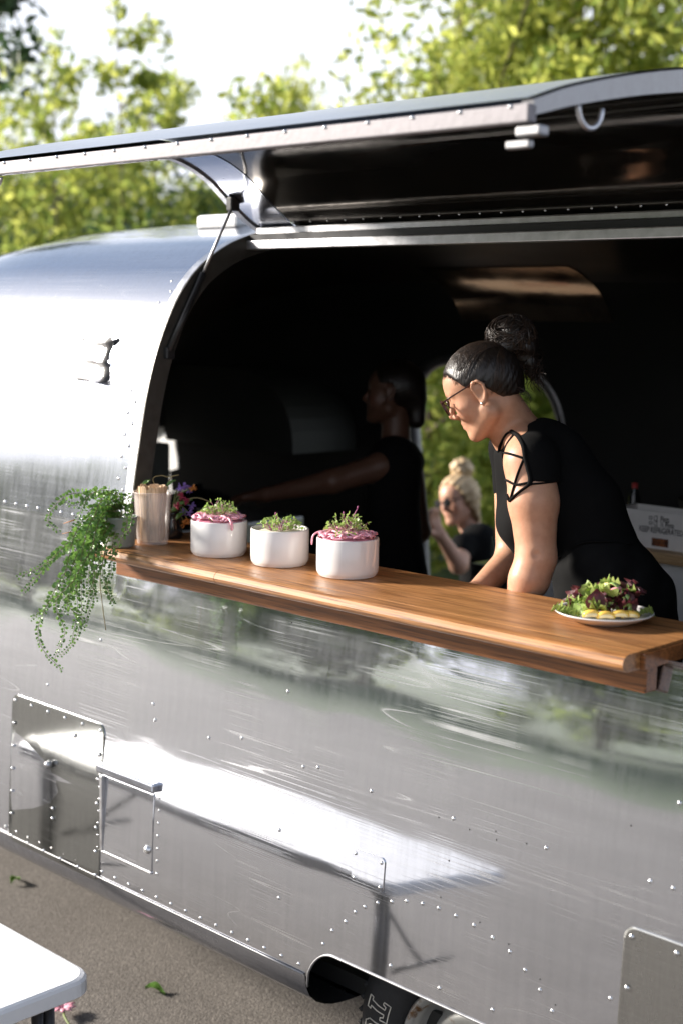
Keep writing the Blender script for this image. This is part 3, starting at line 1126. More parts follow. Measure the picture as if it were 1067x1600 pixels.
def hatch_sheet(name, x0, x1, off, mat, i0=0, i1=None, nx=24, parent=trailer):
    tt = np.linspace(0, 1, len(HP))
    bul = (0.020 * np.sin(np.pi * np.clip((tt - 0.15) / 0.85, 0, 1)) if off > 0.02 else 0 * tt)[:, None]
    pr = (HP + HN * (off + bul))[i0:i1]
    Xs = np.linspace(x0, x1, nx)
    G = np.zeros((nx, len(pr), 3))
    for i, x in enumerate(Xs):
        G[i, :, 0] = x
        G[i, :, 1:] = pr
    V, F = grid_vf(G)
    return mesh_obj(name, V, F, mat, parent, True)


hatch = hatch_sheet('serving_hatch', HX0, HX1, 0.022, M['alu_dull'])
hatch['label'] = 'curved serving hatch propped open as an awning'
hatch_sheet('hatch_inner_skin', HX0, HX0 + 0.165, 0.0, M['alu_up'], parent=hatch)
hatch_sheet('hatch_liner', HX0 + 0.166, HX1 - 0.02, 0.002, M['liner'], parent=hatch)
for x, nm in ((HX0, 'hatch_edge'), (HX1, 'hatch_edge')):
    V, F = [], []
    for kk, (p, nn) in enumerate(zip(HP, HN)):
        bl = 0.020 * math.sin(math.pi * min(1, max(0, (kk / (len(HP) - 1) - 0.15) / 0.85)))
        for dx, o in ((-0.012, -0.006), (0.012, -0.006), (0.012, 0.017 + bl), (-0.012, 0.017 + bl)):
            V.append((x + dx, p[0] + nn[0] * o, p[1] + nn[1] * o))
    for i in range(len(HP) - 1):
        for k in range(4):
            F.append((i * 4 + k, i * 4 + (k + 1) % 4, (i + 1) * 4 + (k + 1) % 4, (i + 1) * 4 + k))
    F += [(3, 2, 1, 0), tuple(len(V) - 4 + k for k in range(4))]
    mesh_obj(nm, V, F, M['edge_grey'], hatch)
lip = bm_obj('hatch_lip', box_bm((HX0 - 0.02, -0.542, 2.533), (HX1 + 0.012, -0.520, 2.563)), M['alu_lip'], hatch, bevel=0.003)
mb = MB()
for x in np.arange(HX0 + 0.05, HX1, 0.105):
    V, F = dome((x, -0.5425, 2.560), 0.004, (0, -1, 0.6), 6)
    mb.add(V, F)
tag(mb.obj('lip_rivets', M['rivet'], lip, True), kind='stuff')
box('lip_latch', (HX1 - 0.02, -0.535, 2.512), (HX1 + 0.03, -0.508, 2.529), M['edge_grey'], hatch, 0.004)
box('lip_latch', (HX1 - 0.045, -0.527, 2.495), (HX1 + 0.004, -0.513, 2.508), M['edge_grey'], hatch, 0.003)
# D-ring handle at the right edge, wire hook at the far left
ang = np.linspace(math.pi, 2 * math.pi, 14)
ring = [(HX1 + 0.004, -0.36 + 0.035 * math.cos(t), 2.578 + 0.036 * math.sin(t)) for t in ang]
MB().tube(ring, 0.0045, 8).obj('handle_ring', M['alu_frame'], hatch, True)
ring = [(-2.99 + 0.03 * math.cos(t), -0.528, 2.530 + 0.022 * math.sin(t)) for t in ang]
MB().tube(ring, 0.004, 8).obj('wire_hook', M['alu_frame'], hatch, True)
mb = MB()
for x in np.arange(HX0 + 0.18, HX1, 0.068):
    V, F = dome((x, 0.470, 2.484), 0.0035, (0, -0.8, -0.6), 6)
    mb.add(V, F)
tag(mb.obj('hatch_rivets', M['rivet'], hatch, True), kind='stuff')
# gas strut, bracket, cable
top = P(366, 318, 4.02)
bot = P(266, 548, 3.93)
t_ = ON(366, 318, 0, HX0 + 0.03)
b_t = ON(264, 549, 0, XL + 0.03)
st = MB()
m1 = t_ + (b_t - t_) * 0.48
st.tube([t_, m1], 0.0045, 8, 0).tube([m1, b_t], 0.0105, 10, 1)
st.obj('gas_strut', None, trailer, True, mats=[M['alu_frame'], M['black_metal']])
bm = box_bm(tuple(t_ - (0.012, 0.02, 0.022)), tuple(t_ + (0.012, 0.014, 0.018)))
bm_obj('strut_bracket', bm, M['black_metal'], trailer, bevel=0.004)
bm = box_bm(tuple(b_t - (0.010, 0.012, 0.022)), tuple(b_t + (0.008, 0.018, 0.012)))
bm_obj('strut_bracket', bm, M['black_metal'], trailer, bevel=0.004)
cabp = [ON(*q, 0, HX0 + 0.03) for q in ((380, 232), (386, 262), (384, 285), (372, 305))]
MB().tube(spline(cabp, 6), 0.003, 6).obj('strut_cable', M['alu_dark'], trailer, True)
box('roof_vent', (-3.62, 0.62, 2.49), (-3.42, 0.8, 2.535), M['white_plastic'], trailer, 0.012)

# counter (part of the trailer)
CX0, CX1, CXM = -3.155, -1.447, -2.63
CY0, CY1 = -0.150, 0.215
Z0 = Z_CTR


def counter_board(x0, x1, mat):
    # bull-nosed board
    pr = []
    for a in np.linspace(-90, 90, 9):
        pr.append((CY0 + 0.022 - 0.022 * math.cos(math.radians(a)), Z0 - 0.018 + 0.018 * math.sin(math.radians(a))))
    pr = pr + [(CY0 + 0.052, Z0), (CY0 + 0.054, Z0 - 0.0012), (CY0 + 0.056, Z0), (CY1, Z0), (CY1, Z0 - 0.036)]
    n = len(pr)
    V = [(x0, y, z) for y, z in pr] + [(x1, y, z) for y, z in pr]
    F = [(k, (k + 1) % n, n + (k + 1) % n, n + k) for k in range(n)]
    F += [tuple(range(n)), tuple(range(2 * n - 1, n - 1, -1))]
    bm = bmesh.new()
    vs = [bm.verts.new(v) for v in V]
    for f in F:
        bm.faces.new([vs[i] for i in f])
    return bm_obj('counter_board', bm, mat, trailer)


counter_board(CX0, CXM - 0.0008, M['oak'])
counter_board(CXM + 0.0008, CX1, M['oak'])
yb = wall_y(1.5)
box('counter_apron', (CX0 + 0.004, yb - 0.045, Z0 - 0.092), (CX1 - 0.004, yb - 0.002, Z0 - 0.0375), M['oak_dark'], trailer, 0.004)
box('counter_end_block', (CX1 + 0.0005, CY0 + 0.06, Z0 - 0.036), (CX1 + 0.012, CY1, Z0 - 0.004), M['oak_dark'], trailer, 0.002)

# wheel
wc = np.array([-1.945, 0.060, 0.450])
wheel = thing('wheel', None, None, wc)
del_keys = [k for k in ('label', 'category') if k in wheel]
wheel.parent = trailer
wheel.location = wc - np.array(trailer.location)


def lathe_y(prof, c, n=56):
    """prof: (r, y) around a horizontal axis along Y"""
    V, F = [], []
    for r, y in prof:
        for k in range(n):
            a = 2 * math.pi * k / n
            V.append((c[0] + r * math.cos(a), c[1] + y, c[2] + r * math.sin(a)))
    for i in range(len(prof) - 1):
        for k in range(n):
            F.append((i * n + k, i * n + (k + 1) % n, (i + 1) * n + (k + 1) % n, (i + 1) * n + k))
    return np.array(V), F


TY = [(0.212, 0.03), (0.222, 0.005), (0.247, -0.014), (0.285, -0.022), (0.325, -0.016), (0.352, 0.0), (0.366, 0.016), (0.370, 0.04), (0.371, 0.1), (0.370, 0.16), (0.355, 0.2), (0.30, 0.22), (0.212, 0.2)]
V, F = lathe_y(TY, wc)
mb = MB().add(V, F)
for k in range(64):
    a = 2 * math.pi * k / 64
    ca, sa = math.cos(a), math.sin(a)
    mb.tube([wc + (0.362 * ca, 0.006, 0.362 * sa), wc + (0.374 * ca, 0.05, 0.374 * sa)], 0.008, 4)
mb.obj('tyre', M['tyre'], wheel, True)
RI = [(0.214, 0.02), (0.214, -0.006), (0.206, -0.012), (0.192, -0.004), (0.186, 0.02), (0.180, 0.05), (0.165, 0.055), (0.150, 0.03), (0.138, 0.018), (0.118, 0.014), (0.105, 0.03), (0.098, 0.045), (0.07, 0.05), (0.055, 0.05), (0.052, 0.0), (0.045, -0.012), (0.0, -0.014)]


def rim_mat():
    m, nt, b = nodes_mat('rusty_painted_rim')
    v = coords(nt)
    n1 = noise(nt, v, 22, 6, 0.65)
    c = mixc(nt, ramp(nt, n1, [(0.52, 0), (0.66, 1)]), (0.42, 0.42, 0.40), (0.16, 0.08, 0.03))
    nt.links.new(c, b.inputs['Base Color'])
    b.inputs['Metallic'].default_value = 0.55
    b.inputs['Roughness'].default_value = 0.42
    return m


V, F = lathe_y(RI, wc)
MB().add(V, F).obj('rim', rim_mat(), wheel, True)


def text_mesh(body, size, extrude=0.0, outline=False, bevel=0.0):
    cu = bpy.data.curves.new('lettering', 'FONT')
    cu.body = body
    cu.size = size
    cu.extrude = extrude
    cu.offset = 0.008 * size
    cu.align_x = 'CENTER'
    cu.align_y = 'CENTER'
    if outline:
        cu.fill_mode = 'NONE'
        cu.bevel_depth = bevel
        cu.bevel_resolution = 1
    o = bpy.data.objects.new('lettering', cu)
    COL.objects.link(o)
    dg = bpy.context.evaluated_depsgraph_get()
    me = bpy.data.meshes.new_from_object(o.evaluated_get(dg))
    V = np.array([v.co[:] for v in me.vertices])
    F = [tuple(p.vertices) for p in me.polygons]
    bpy.data.objects.remove(o)
    return V, F


# outlined white letters round the sidewall, tops towards the hub
lm = MB()
LT = [(-.5, .5), (.5, .5), (.5, .2), (.36, .2), (.30, .32), (.14, .32), (.14, -.34), (.28, -.34), (.28, -.5), (-.28, -.5), (-.28, -.34), (-.14, -.34), (-.14, .32), (-.30, .32), (-.36, .2), (-.5, .2)]
LU = [(-.5, .5), (-.1, .5), (-.1, .36), (-.2, .36), (-.2, -.2), (-.1, -.32), (.1, -.32), (.2, -.2), (.2, .36), (.1, .36), (.1, .5), (.5, .5), (.5, .36), (.4, .36), (.4, -.3), (.22, -.5), (-.22, -.5), (-.4, -.3), (-.4, .36), (-.5, .36)]
for poly, ang_d in ((LT, 164.5), (LU, 177)):
    a = math.radians(ang_d)
    W = []
    for i in range(len(poly)):
        p0, p1 = np.array(poly[i]), np.array(poly[(i + 1) % len(poly)])
        for t in (0, 0.5):
            x, y = (p0 + (p1 - p0) * t) * (0.056, 0.066)
            rr = 0.290 - y
            aa = a + x / 0.29
            yy = np.interp(rr, [0.222, 0.247, 0.285, 0.325, 0.352], [0.005, -0.014, -0.022, -0.016, 0.0])
            W.append(wc + (rr * math.cos(aa), yy - 0.001, rr * math.sin(aa)))
    lm.tube(np.array(W), 0.0017, 5, closed=True)
lm.obj('tyre_lettering', M['tyre_white'], wheel)

# interior fittings (parts of the trailer)
box('far_counter', (-3.35, 1.75, 0.55), (-0.2, 2.28, 1.30), M['steel'], trailer, 0.01)
box('front_counter', (-5.2, 0.95, 0.55), (-4.35, 1.85, 1.36), M['steel'], trailer, 0.01)
# overhead cabinet with a quarter-round end
pr = [(-5.30, 1.62), (-4.43, 1.62)]
for a in np.linspace(0, math.pi / 2, 10):
    pr.append((-4.83 + 0.40 * math.cos(a), 1.66 + 0.32 * math.sin(a)))
pr.append((-5.30, 1.98))
n = len(pr)
V = [(x, 1.85, z) for x, z in pr] + [(x, 2.25, z) for x, z in pr]
F = [(k, (k + 1) % n, n + (k + 1) % n, n + k) for k in range(n)] + [tuple(range(n)), tuple(range(2 * n - 1, n - 1, -1))]
mesh_obj('overhead_cabinet', V, F, M['cab_dim'], trailer)
# end window: blind and frame
yc0, yc1, zc0, zc1 = EW
G = np.zeros((8, 6, 3))
for i in range(8):
    for j in range(6):
        G[i, j] = (-5.36 + 0.012 * math.sin(i * 2.1), yc0 - 0.03 + (yc1 - yc0 + 0.06) * i / 7, zc0 - 0.03 + (zc1 - zc0 + 0.06) * j / 5)
V, F = grid_vf(G)
mesh_obj('window_blind', V, F, M['blind'], trailer, True)
# shelf and cabinet at the right
box('prep_shelf', (-3.05, 1.50, 1.455), (-1.2, 2.0, 1.490), M['ply'], trailer, 0.004)
box('white_cabinet', (-3.0, 1.54, 0.55), (-1.2, 2.0, 1.4545), M['white_paint'], trailer, 0.006)

# ------------------------------------------------------------------ TREES
def unit(v):
    v = np.asarray(v, float)
    return v / (np.linalg.norm(v) + 1e-12)


def leaf_cloud(rng, centers, radii, n, size, squash=0.8):
    """n single leaves in clumps: each a bent diamond of four triangles"""
    k = rng.integers(0, len(centers), n)
    d = rng.normal(size=(n, 3))
    d /= np.linalg.norm(d, axis=1)[:, None]
    r = rng.random(n) ** 0.45
    c = centers[k] + d * (r * radii[k])[:, None] * np.array([1, 1, squash])
    a = rng.normal(size=(n, 3)) + np.array([0, 0, -0.3])
    a /= np.linalg.norm(a, axis=1)[:, None]
    b = np.cross(a, rng.normal(size=(n, 3)))
    b /= np.linalg.norm(b, axis=1)[:, None]
    nn = np.cross(a, b)
    s = size * (0.6 + 0.8 * rng.random(n))[:, None]
    V = np.stack([c - a * s, c + b * s * 0.45 + nn * s * 0.12, c + a * s, c - b * s * 0.45 + nn * s * 0.12], 1).reshape(-1, 3)
    i = np.arange(n)[:, None] * 4
    F = np.concatenate([i + np.array([[0, 1, 2]]), i + np.array([[0, 2, 3]])])
    return V, F


def tree(name, label, group, x, y, h, crown_r, crown_z, leaves, size, seed, mats, trunk_r=0.09, clumps=40, clump_r=0.5, spread=1.0, limbs=7, shape='ball', cat='tree'):
    rng = np.random.default_rng(seed)
    t = thing(name, label, cat, (x, y, 0), group)
    mb = MB()
    tips = []
    base = np.array([x, y, -0.05])
    top = np.array([x + rng.normal() * 0.15 * h / 5, y + rng.normal() * 0.15 * h / 5, h * 0.92])
    tr = spline([base, base * 0.6 + top * 0.4 + rng.normal(size=3) * [0.08, 0.08, 0], top], 6)
    mb.tube(tr, np.linspace(trunk_r, trunk_r * 0.18, len(tr)), 8)
    for k in range(limbs):
        f = 0.25 + 0.74 * (k + rng.random()) / limbs
        p0 = tr[int(f * (len(tr) - 1))]
        a = rng.random() * 2 * math.pi
        ln = crown_r * (0.6 + 0.5 * rng.random()) * (1.0 if f < 0.7 else 0.6)
        p2 = p0 + np.array([math.cos(a) * ln, math.sin(a) * ln, ln * (0.25 + 0.6 * rng.random())])
        p1 = (p0 + p2) / 2 + np.array([0, 0, -0.08 * ln])
        br = spline([p0, p1, p2], 5)
        mb.tube(br, np.linspace(trunk_r * 0.42, trunk_r * 0.07, len(br)), 6)
        tips += [p2, p1, (p1 + p2) / 2]
        for q in range(3):
            e = p1 + (p2 - p1) * rng.random() + rng.normal(size=3) * crown_r * 0.35
            mb.tube(np.array([p1 + (p2 - p1) * 0.3, e]), np.array([trunk_r * 0.12, trunk_r * 0.04]), 5)
            tips.append(e)
    tips += [top, top * 0.97 + base * 0.03, top * 0.92 + base * 0.08]
    mb.obj('trunk', M['bark'], t, True)
    cen = list(tips)
    cc = np.array([x, y, crown_z])
    while len(cen) < clumps:
        d = unit(rng.normal(size=3))
        r = rng.random() ** 0.4
        cen.append(cc + d * r * np.array([crown_r, crown_r, (h - crown_z) * spread]))
    cen = np.array(cen)
    rad = clump_r * (0.6 + 0.8 * rng.random(len(cen)))
    per = leaves // len(mats)
    for i, mm in enumerate(mats):
        V, F = leaf_cloud(rng, cen, rad, per, size)
        o = mesh_obj('crown', V, F, M[mm], t)
        tag(o, kind='stuff')
    return t


def at(px, d):
    q = P(px, 500, d)
    return q[0], q[1]


TG = 'trees and bushes behind the trailer'
# dense sunlit bushes seen past the trailer's nose
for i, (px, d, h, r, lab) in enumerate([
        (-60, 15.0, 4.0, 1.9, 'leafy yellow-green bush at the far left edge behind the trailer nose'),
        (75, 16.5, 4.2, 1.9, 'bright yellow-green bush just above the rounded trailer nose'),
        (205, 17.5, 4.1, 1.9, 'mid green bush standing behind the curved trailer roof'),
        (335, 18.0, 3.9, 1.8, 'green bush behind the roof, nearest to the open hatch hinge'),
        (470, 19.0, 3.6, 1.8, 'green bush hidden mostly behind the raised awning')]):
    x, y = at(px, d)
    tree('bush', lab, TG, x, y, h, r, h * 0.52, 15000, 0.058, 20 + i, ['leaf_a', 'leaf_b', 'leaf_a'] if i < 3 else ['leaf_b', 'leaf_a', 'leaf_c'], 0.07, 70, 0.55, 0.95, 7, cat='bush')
# low dark hedge course under them
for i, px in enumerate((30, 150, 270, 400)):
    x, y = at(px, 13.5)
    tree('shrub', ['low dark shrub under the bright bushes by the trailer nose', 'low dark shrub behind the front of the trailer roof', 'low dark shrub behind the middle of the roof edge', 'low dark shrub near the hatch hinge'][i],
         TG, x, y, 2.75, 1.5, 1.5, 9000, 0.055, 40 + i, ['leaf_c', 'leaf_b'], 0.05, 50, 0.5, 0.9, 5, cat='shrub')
# thin saplings against the white sky
for i, (px, d, h, lab) in enumerate([
        (110, 14.0, 5.2, 'thin leafy sapling leaning against the white sky at left'),
        (215, 14.5, 5.8, 'tall slender sapling reaching highest into the white sky'),
        (275, 15.0, 5.0, 'short wispy sapling beside the tallest one')]):
    x, y = at(px, d)
    tree('sapling', lab, TG, x, y, h, 0.72, h * 0.74, 2000, 0.055, 60 + i, ['leaf_b', 'leaf_a'], 0.03, 60, 0.15, 1.0, 13)
# dark overhanging tree, top left corner
x, y = at(-95, 11.5)
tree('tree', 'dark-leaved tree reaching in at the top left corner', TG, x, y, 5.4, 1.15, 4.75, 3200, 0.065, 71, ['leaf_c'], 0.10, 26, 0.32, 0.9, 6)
# pale far tree above the awning
x, y = at(470, 26)
tree('tree', 'pale distant tree just above the middle of the awning', TG, x, y, 7.2, 0.8, 6.5, 900, 0.10, 72, ['leaf_a'], 0.08, 22, 0.34, 0.9, 6)
# big sunlit trees at the upper right
for i, (px, d, h, r, cz, n, lab) in enumerate([
        (700, 16.5, 7.6, 1.35, 5.9, 4200, 'airy sunlit tree at the top between open sky and the dense crown'),
        (860, 13.0, 8.0, 2.3, 5.7, 22000, 'big dense sunlit tree above the right half of the awning'),
        (1090, 12.0, 7.8, 2.3, 5.6, 22000, 'big sunlit tree at the top right corner with a pale slanting limb')]):
    x, y = at(px, d)
    tree('tree', lab, TG, x, y, h, r, cz, int(n * 1.35), 0.055, 80 + i, ['leaf_a', 'leaf_b', 'leaf_a'] if i else ['leaf_a'], 0.16, 90 if i else 40, 0.62, 0.9, 10)
# greenery seen through the far doorway
for i, (px, d, h, r, lab) in enumerate([
        (660, 11.0, 2.5, 1.3, 'green bush seen through the left of the far doorway'),
        (760, 12.0, 3.0, 1.5, 'light green bush seen in the middle of the far doorway'),
        (860, 12.5, 3.0, 1.5, 'green bush seen behind the neck of the woman with glasses')]):
    x, y = at(px, d)
    tree('bush', lab, TG, x, y, h, r, h * 0.5, 7000, 0.06, 90 + i, ['leaf_b', 'leaf_a'], 0.05, 60, 0.45, 0.95, 6, cat='bush')
# trees across the road on the serving side (mirrored in the aluminium)
SG = 'trees across the road, mirrored in the aluminium wall'
rng0 = np.random.default_rng(5)
for i in range(11):
    x = -50 + i * 5.2
    y = -17.5 - 3 * rng0.random()
    tree('tree', 'broad green tree across the road, mirrored in the wall', SG, x, y, 2.9 + 1.0 * rng0.random(), 2.6, 1.6, 2600, 0.22, 110 + i, ['leaf_b', 'leaf_c'], 0.2, 40, 0.9, 0.95, 6)

# ------------------------------------------------------------------ FOLDING TABLE
TX1, TY1, TZ = -2.527, -0.585, 0.72
table = thing('folding_table', 'white plastic folding table with dark legs in front of the trailer', 'table', ((TX1 - 0.9), TY1 - 0.305, GZ))
pr = rounded_rect(TX1 - 1.83, TX1, TY1 - 0.61, TY1, 0.055, 6)
n = len(pr)
lev = [(0.0, 0.0), (-0.006, 0.0), (0, 0.0)]
V = []
for off, z in ((0.006, TZ - 0.045), (0.0, TZ - 0.040), (0.0, TZ - 0.010), (0.004, TZ - 0.003), (0.011, TZ)):
    cx, cy = TX1 - 0.915, TY1 - 0.305
    for x, y in pr:
        V.append((x - math.copysign(off, x - cx), y - math.copysign(off, y - cy), z))
F = []
for i in range(4):
    for k in range(n):
        F.append((i * n + k, i * n + (k + 1) % n, (i + 1) * n + (k + 1) % n, (i + 1) * n + k))
F.append(tuple(range(4 * n, 5 * n)))
F.append(tuple(range(n - 1, -1, -1)))
mesh_obj('tabletop', V, F, M['white_plastic'], table)
lg = ON(76, 1568, 2, 0.64)
for x in (lg[0], TX1 - 1.83 + (TX1 - lg[0])):
    for y in (TY1 - 0.10, lg[1]):
        MB().tube([(x, y, GZ), (x, y, TZ - 0.046)], 0.0145, 10).obj('leg', M['black_metal'], table, True)
    MB().tube([(x, TY1 - 0.15, 0.16), (x, TY1 - 0.46, 0.16)], 0.011, 8).obj('leg_bar', M['black_metal'], table, True)
    sgn = 1 if x < TX1 - 1 else -1
    MB().tube([(x, TY1 - 0.305, 0.36), (x + sgn * 0.38, TY1 - 0.305, TZ - 0.05)], 0.009, 8).obj('brace', M['black_metal'], table, True)
    MB().tube([(x, TY1 - 0.15, 0.36), (x, TY1 - 0.46, 0.36)], 0.009, 8).obj('leg_bar', M['black_metal'], table, True)


# ------------------------------------------------------------------ litter on the road
def flat_leaf(name, label, cat, q, size, rot, mat):
    rng = np.random.default_rng(int(abs(q[0] * 1000)))
    V, F = [], []
    m = 7
    for i in range(m):
        t = i / (m - 1)
        w = 0.42 * math.sin(math.pi * t ** 0.8) * size
        for s in (-1, 0, 1):
            x, y = (t - 0.5) * size * 1.6, s * w
            V.append((q[0] + x * math.cos(rot) - y * math.sin(rot), q[1] + x * math.sin(rot) + y * math.cos(rot), GZ + 0.006 + 0.012 * abs(s) + 0.012 * math.sin(4 * t)))
    for i in range(m - 1):
        for k in range(2):
            F.append((i * 3 + k, i * 3 + k + 1, (i + 1) * 3 + k + 1, (i + 1) * 3 + k))
    o = mesh_obj(name, V, F, mat, None, True, loc=(q[0], q[1], GZ))
    return tag(o, label, cat)


q = ON(243, 1552, 2, GZ)
flat_leaf('fallen_leaf', 'small green leaf lying alone on the asphalt', 'leaf', q, 0.045, 0.4, M['pv_leaf'])
q = ON(25, 1380, 2, GZ)
flat_leaf('fallen_leaf', 'tiny green leaf on the asphalt under the trailer nose', 'leaf', q, 0.04, 2.0, M['pv_leaf'])
q = ON(100, 1585, 2, GZ)
fl = thing('dropped_flower', 'dropped pink flower with a green stem on the asphalt by the table', 'flower', (q[0], q[1], GZ))
MB().tube(spline([q + (0, 0, .015), q + (0.05, -0.03, .02), q + (0.12, -0.05, .012)], 5), 0.004, 6).obj('stem', M['stem_green'], fl, True)
mb = MB()
for k in range(9):
    a = k * 0.7
    d = np.array([math.cos(a), math.sin(a), 0.3])
    mb.tube([q + (0, 0, .02), q + (0, 0, .02) + d * 0.022, q + (0, 0, .016) + d * 0.04], [0.004, 0.011, 0.003], 6, flat=0.4)
mb.obj('petals', M['pink'], fl, True)

# ------------------------------------------------------------------ ON THE COUNTER
ZC = Z_CTR + 0.0006


def bowl(px, py, dpx, label):
    q = ON(px, py, 2, ZC)
    depth = float(FW @ (q - CAM_C))
    R = dpx / FPX * depth / 2
    q = q + np.array([FW[0], FW[1], 0]) / math.hypot(FW[0], FW[1]) * R      # py is the front foot of the bowl
    q[2] = ZC
    H = R * 1.24
    b = MB()
    prof = [(0.0, 0.0), (R * 0.90, 0.0), (R * 0.93, 0.002), (R * 0.935, 0.004), (R * 0.965, 0.0065), (R * 0.992, 0.012), (R, 0.022), (R, H - 0.003), (R - 0.0012, H - 0.0008), (R - 0.003, H), (R - 0.0055, H - 0.001), (R - 0.006, H - 0.004), (R - 0.006, 0.02), (R * 0.8, 0.012), (0.0, 0.011)]
    b.lathe(prof, q, 64)
    o = b.obj('bowl', M['ceramic'], None, True, loc=q)
    tag(o, label, 'bowl', 'white bowls on the serving counter')
    return q, R, H


def ribbon(mb, pts, w, th=0.0018, mi=0):
    mb.tube(spline(pts, 5), np.concatenate([[w * 0.4], np.full(len(pts) * 5 - 4 - 2, w), [w * 0.4]]), 6, mi, flat=th / w)


def onion_heap(q, R, H, seed, label, side=()):
    rng = np.random.default_rng(seed)
    o = thing('pickled_onion_heap', label, 'pickled onion', (q[0], q[1], ZC + H * 0.55), 'pickled onion heaps in the white bowls')
    core = MB()
    core.lathe([(0, H + 0.006), (R * 0.45, H + 0.004), (R * 0.8, H - 0.003), (R - 0.008, H - 0.014), (R - 0.012, H * 0.5), (0, H * 0.5)], q, 24)
    core.obj('heap', M['pink'], o, True)
    for k in range(80):
        a = rng.random() * 2 * math.pi
        r = (0.25 + 0.75 * rng.random() ** 0.6) * (R - 0.012)
        z = ZC + H - 0.001 + 0.011 * (1 - (r / R) ** 2) + 0.004 * rng.random()
        c = np.array([q[0] + r * math.cos(a), q[1] + r * math.sin(a), z])
        dr = rng.random() * 2 * math.pi
        L = 0.018 + 0.022 * rng.random()
        d = np.array([math.cos(dr), math.sin(dr), 0])
        e = np.array([-d[1], d[0], 0])
        pts = [c - d * L, c - d * L * 0.3 + e * 0.006 + (0, 0, 0.006 * rng.random()), c + d * L * 0.4 + e * 0.004 + (0, 0, 0.008 * rng.random()), c + d * L]
        for p in pts:                      # keep inside the rim
            rr = math.hypot(p[0] - q[0], p[1] - q[1])
            if rr > R - 0.008:
                f = (R - 0.008) / rr
                p[0] = q[0] + (p[0] - q[0]) * f
                p[1] = q[1] + (p[1] - q[1]) * f
                p[2] = max(p[2], ZC + H - 0.004)
        m_ = MB()
        ribbon(m_, pts, 0.0042 + 0.002 * rng.random(), 0.0022)
        m_.obj('onion_slice', M['pink'], o, True)
    for ad, drop in side:                  # slices hanging over the rim
        a = math.radians(ad)
        u = np.array([math.cos(a), math.sin(a), 0])
        c = np.array([q[0], q[1], ZC + H])
        pts = [c + u * (R - 0.035) + (0, 0, 0.006), c + u * (R - 0.012) + (0, 0, 0.012), c + u * (R + 0.008) + (0, 0, 0.002), c + u * (R + 0.012) + (0, 0, -drop)]
        m_ = MB()
        ribbon(m_, pts, 0.0045, 0.0024)
        m_.obj('onion_slice', M['pink'], o, True)
    return o


def sprout(mb, base, d, L, rng, leaf=0.006, bend=0.4):
    side = unit(np.cross(d, rng.normal(size=3)))
    tip = base + d * L + side * L * bend
    mid = base + d * L * 0.55
    mb.tube(spline([base, mid, tip], 4), [0.0008] * 9, 5, 1 if rng.random() < 0.6 else 2)
    for s in (-1, 1):
        a = unit(side * s + d * 0.4 + rng.normal(size=3) * 0.3)
        nrm = unit(np.cross(a, rng.normal(size=3)))
        b_ = np.cross(a, nrm)
        l_ = leaf * (0.7 + 0.6 * rng.random())
        V = [tip]
        for t in np.linspace(0.15, 1.0, 4):
            w = l_ * 0.62 * math.sin(math.pi * min(0.97, t ** 0.75))
            V += [tip + a * l_ * 1.5 * t + b_ * w - nrm * l_ * 0.35 * t, tip + a * l_ * 1.5 * t - b_ * w - nrm * l_ * 0.35 * t]
        F = [(0, 1, 2)] + [(1 + 2 * i, 3 + 2 * i, 4 + 2 * i, 2 + 2 * i) for i in range(3)]
        mb.add(V, F, 0)


def microgreens(c, r, n, seed, label, hgt=0.02, tall=()):
    rng = np.random.default_rng(seed)
    o = thing('microgreens', label, 'microgreens', c, 'tufts of microgreens on the white bowls')
    for cl in range(6):
        m_ = MB()
        for k in range(n // 6):
            a = rng.random() * 2 * math.pi
            rr = r * rng.random() ** 0.6
            b0 = np.array(c) + (rr * math.cos(a), rr * math.sin(a), 0.002 + 0.6 * hgt * (1 - (rr / r) ** 2) * rng.random())
            d = unit(np.array([math.cos(a) * rr / r * 0.9, math.sin(a) * rr / r * 0.9, 0.75]) + rng.normal(size=3) * 0.45)
            sprout(m_, b0, d, hgt * (0.5 + 0.7 * rng.random()), rng)
        ob = m_.obj('sprout_tuft', None, o, True, mats=[M['green_micro'], M['stem_pale'], M['stem_purple']])
    m_ = MB()
    for dx, dz in tall:
        t0 = np.array(c)
        m_.tube(spline([t0, t0 + RT * dx * 0.3 + (0, 0, dz * 0.5), t0 + RT * dx + (0, 0, dz)], 6), [0.0011] * 13, 6, 2)
        m_.tube(spline([t0 + RT * dx + (0, 0, dz), t0 + RT * (dx + .001) + (0, 0, dz + 0.006)], 3), [0.0018] * 4, 6, 2)
    if tall:
        m_.obj('long_sprout', None, o, True, mats=[M['green_micro'], M['stem_pale'], M['stem_purple']])
    return o


q1, R1, H1 = bowl(338.5, 873, 90, 'white bowl of pickled onion nearest the cup of wooden cutlery')
onion_heap(q1, R1, H1, 1, 'heap of pink pickled onion in the bowl nearest the cutlery cup', [(-18, 0.018), (150, 0.004)])
microgreens((q1[0], q1[1], ZC + H1 + 0.008), R1 * 0.42, 84, 11, 'green sprouts on the onion beside the cutlery cup', 0.026)
q2, R2, H2 = bowl(435, 888.5, 93, 'white bowl of cream dip, middle of the three bowls')
o = MB().lathe([(0, H2 - 0.006), (R2 * 0.4, H2 - 0.005), (R2 * 0.75, H2 - 0.008), (R2 - 0.0065, H2 - 0.011), (R2 - 0.0065, H2 * 0.4), (0, H2 * 0.4)], q2, 40).obj('cream_dip', M['cream'], None, True, loc=(q2[0], q2[1], ZC + H2 * 0.4))
tag(o, 'pale cream dip filling the middle bowl', 'dip')
microgreens((q2[0], q2[1], ZC + H2 - 0.008), R2 * 0.42, 84, 12, 'green sprouts on the cream dip in the middle bowl', 0.026, [(-0.012, 0.042)])
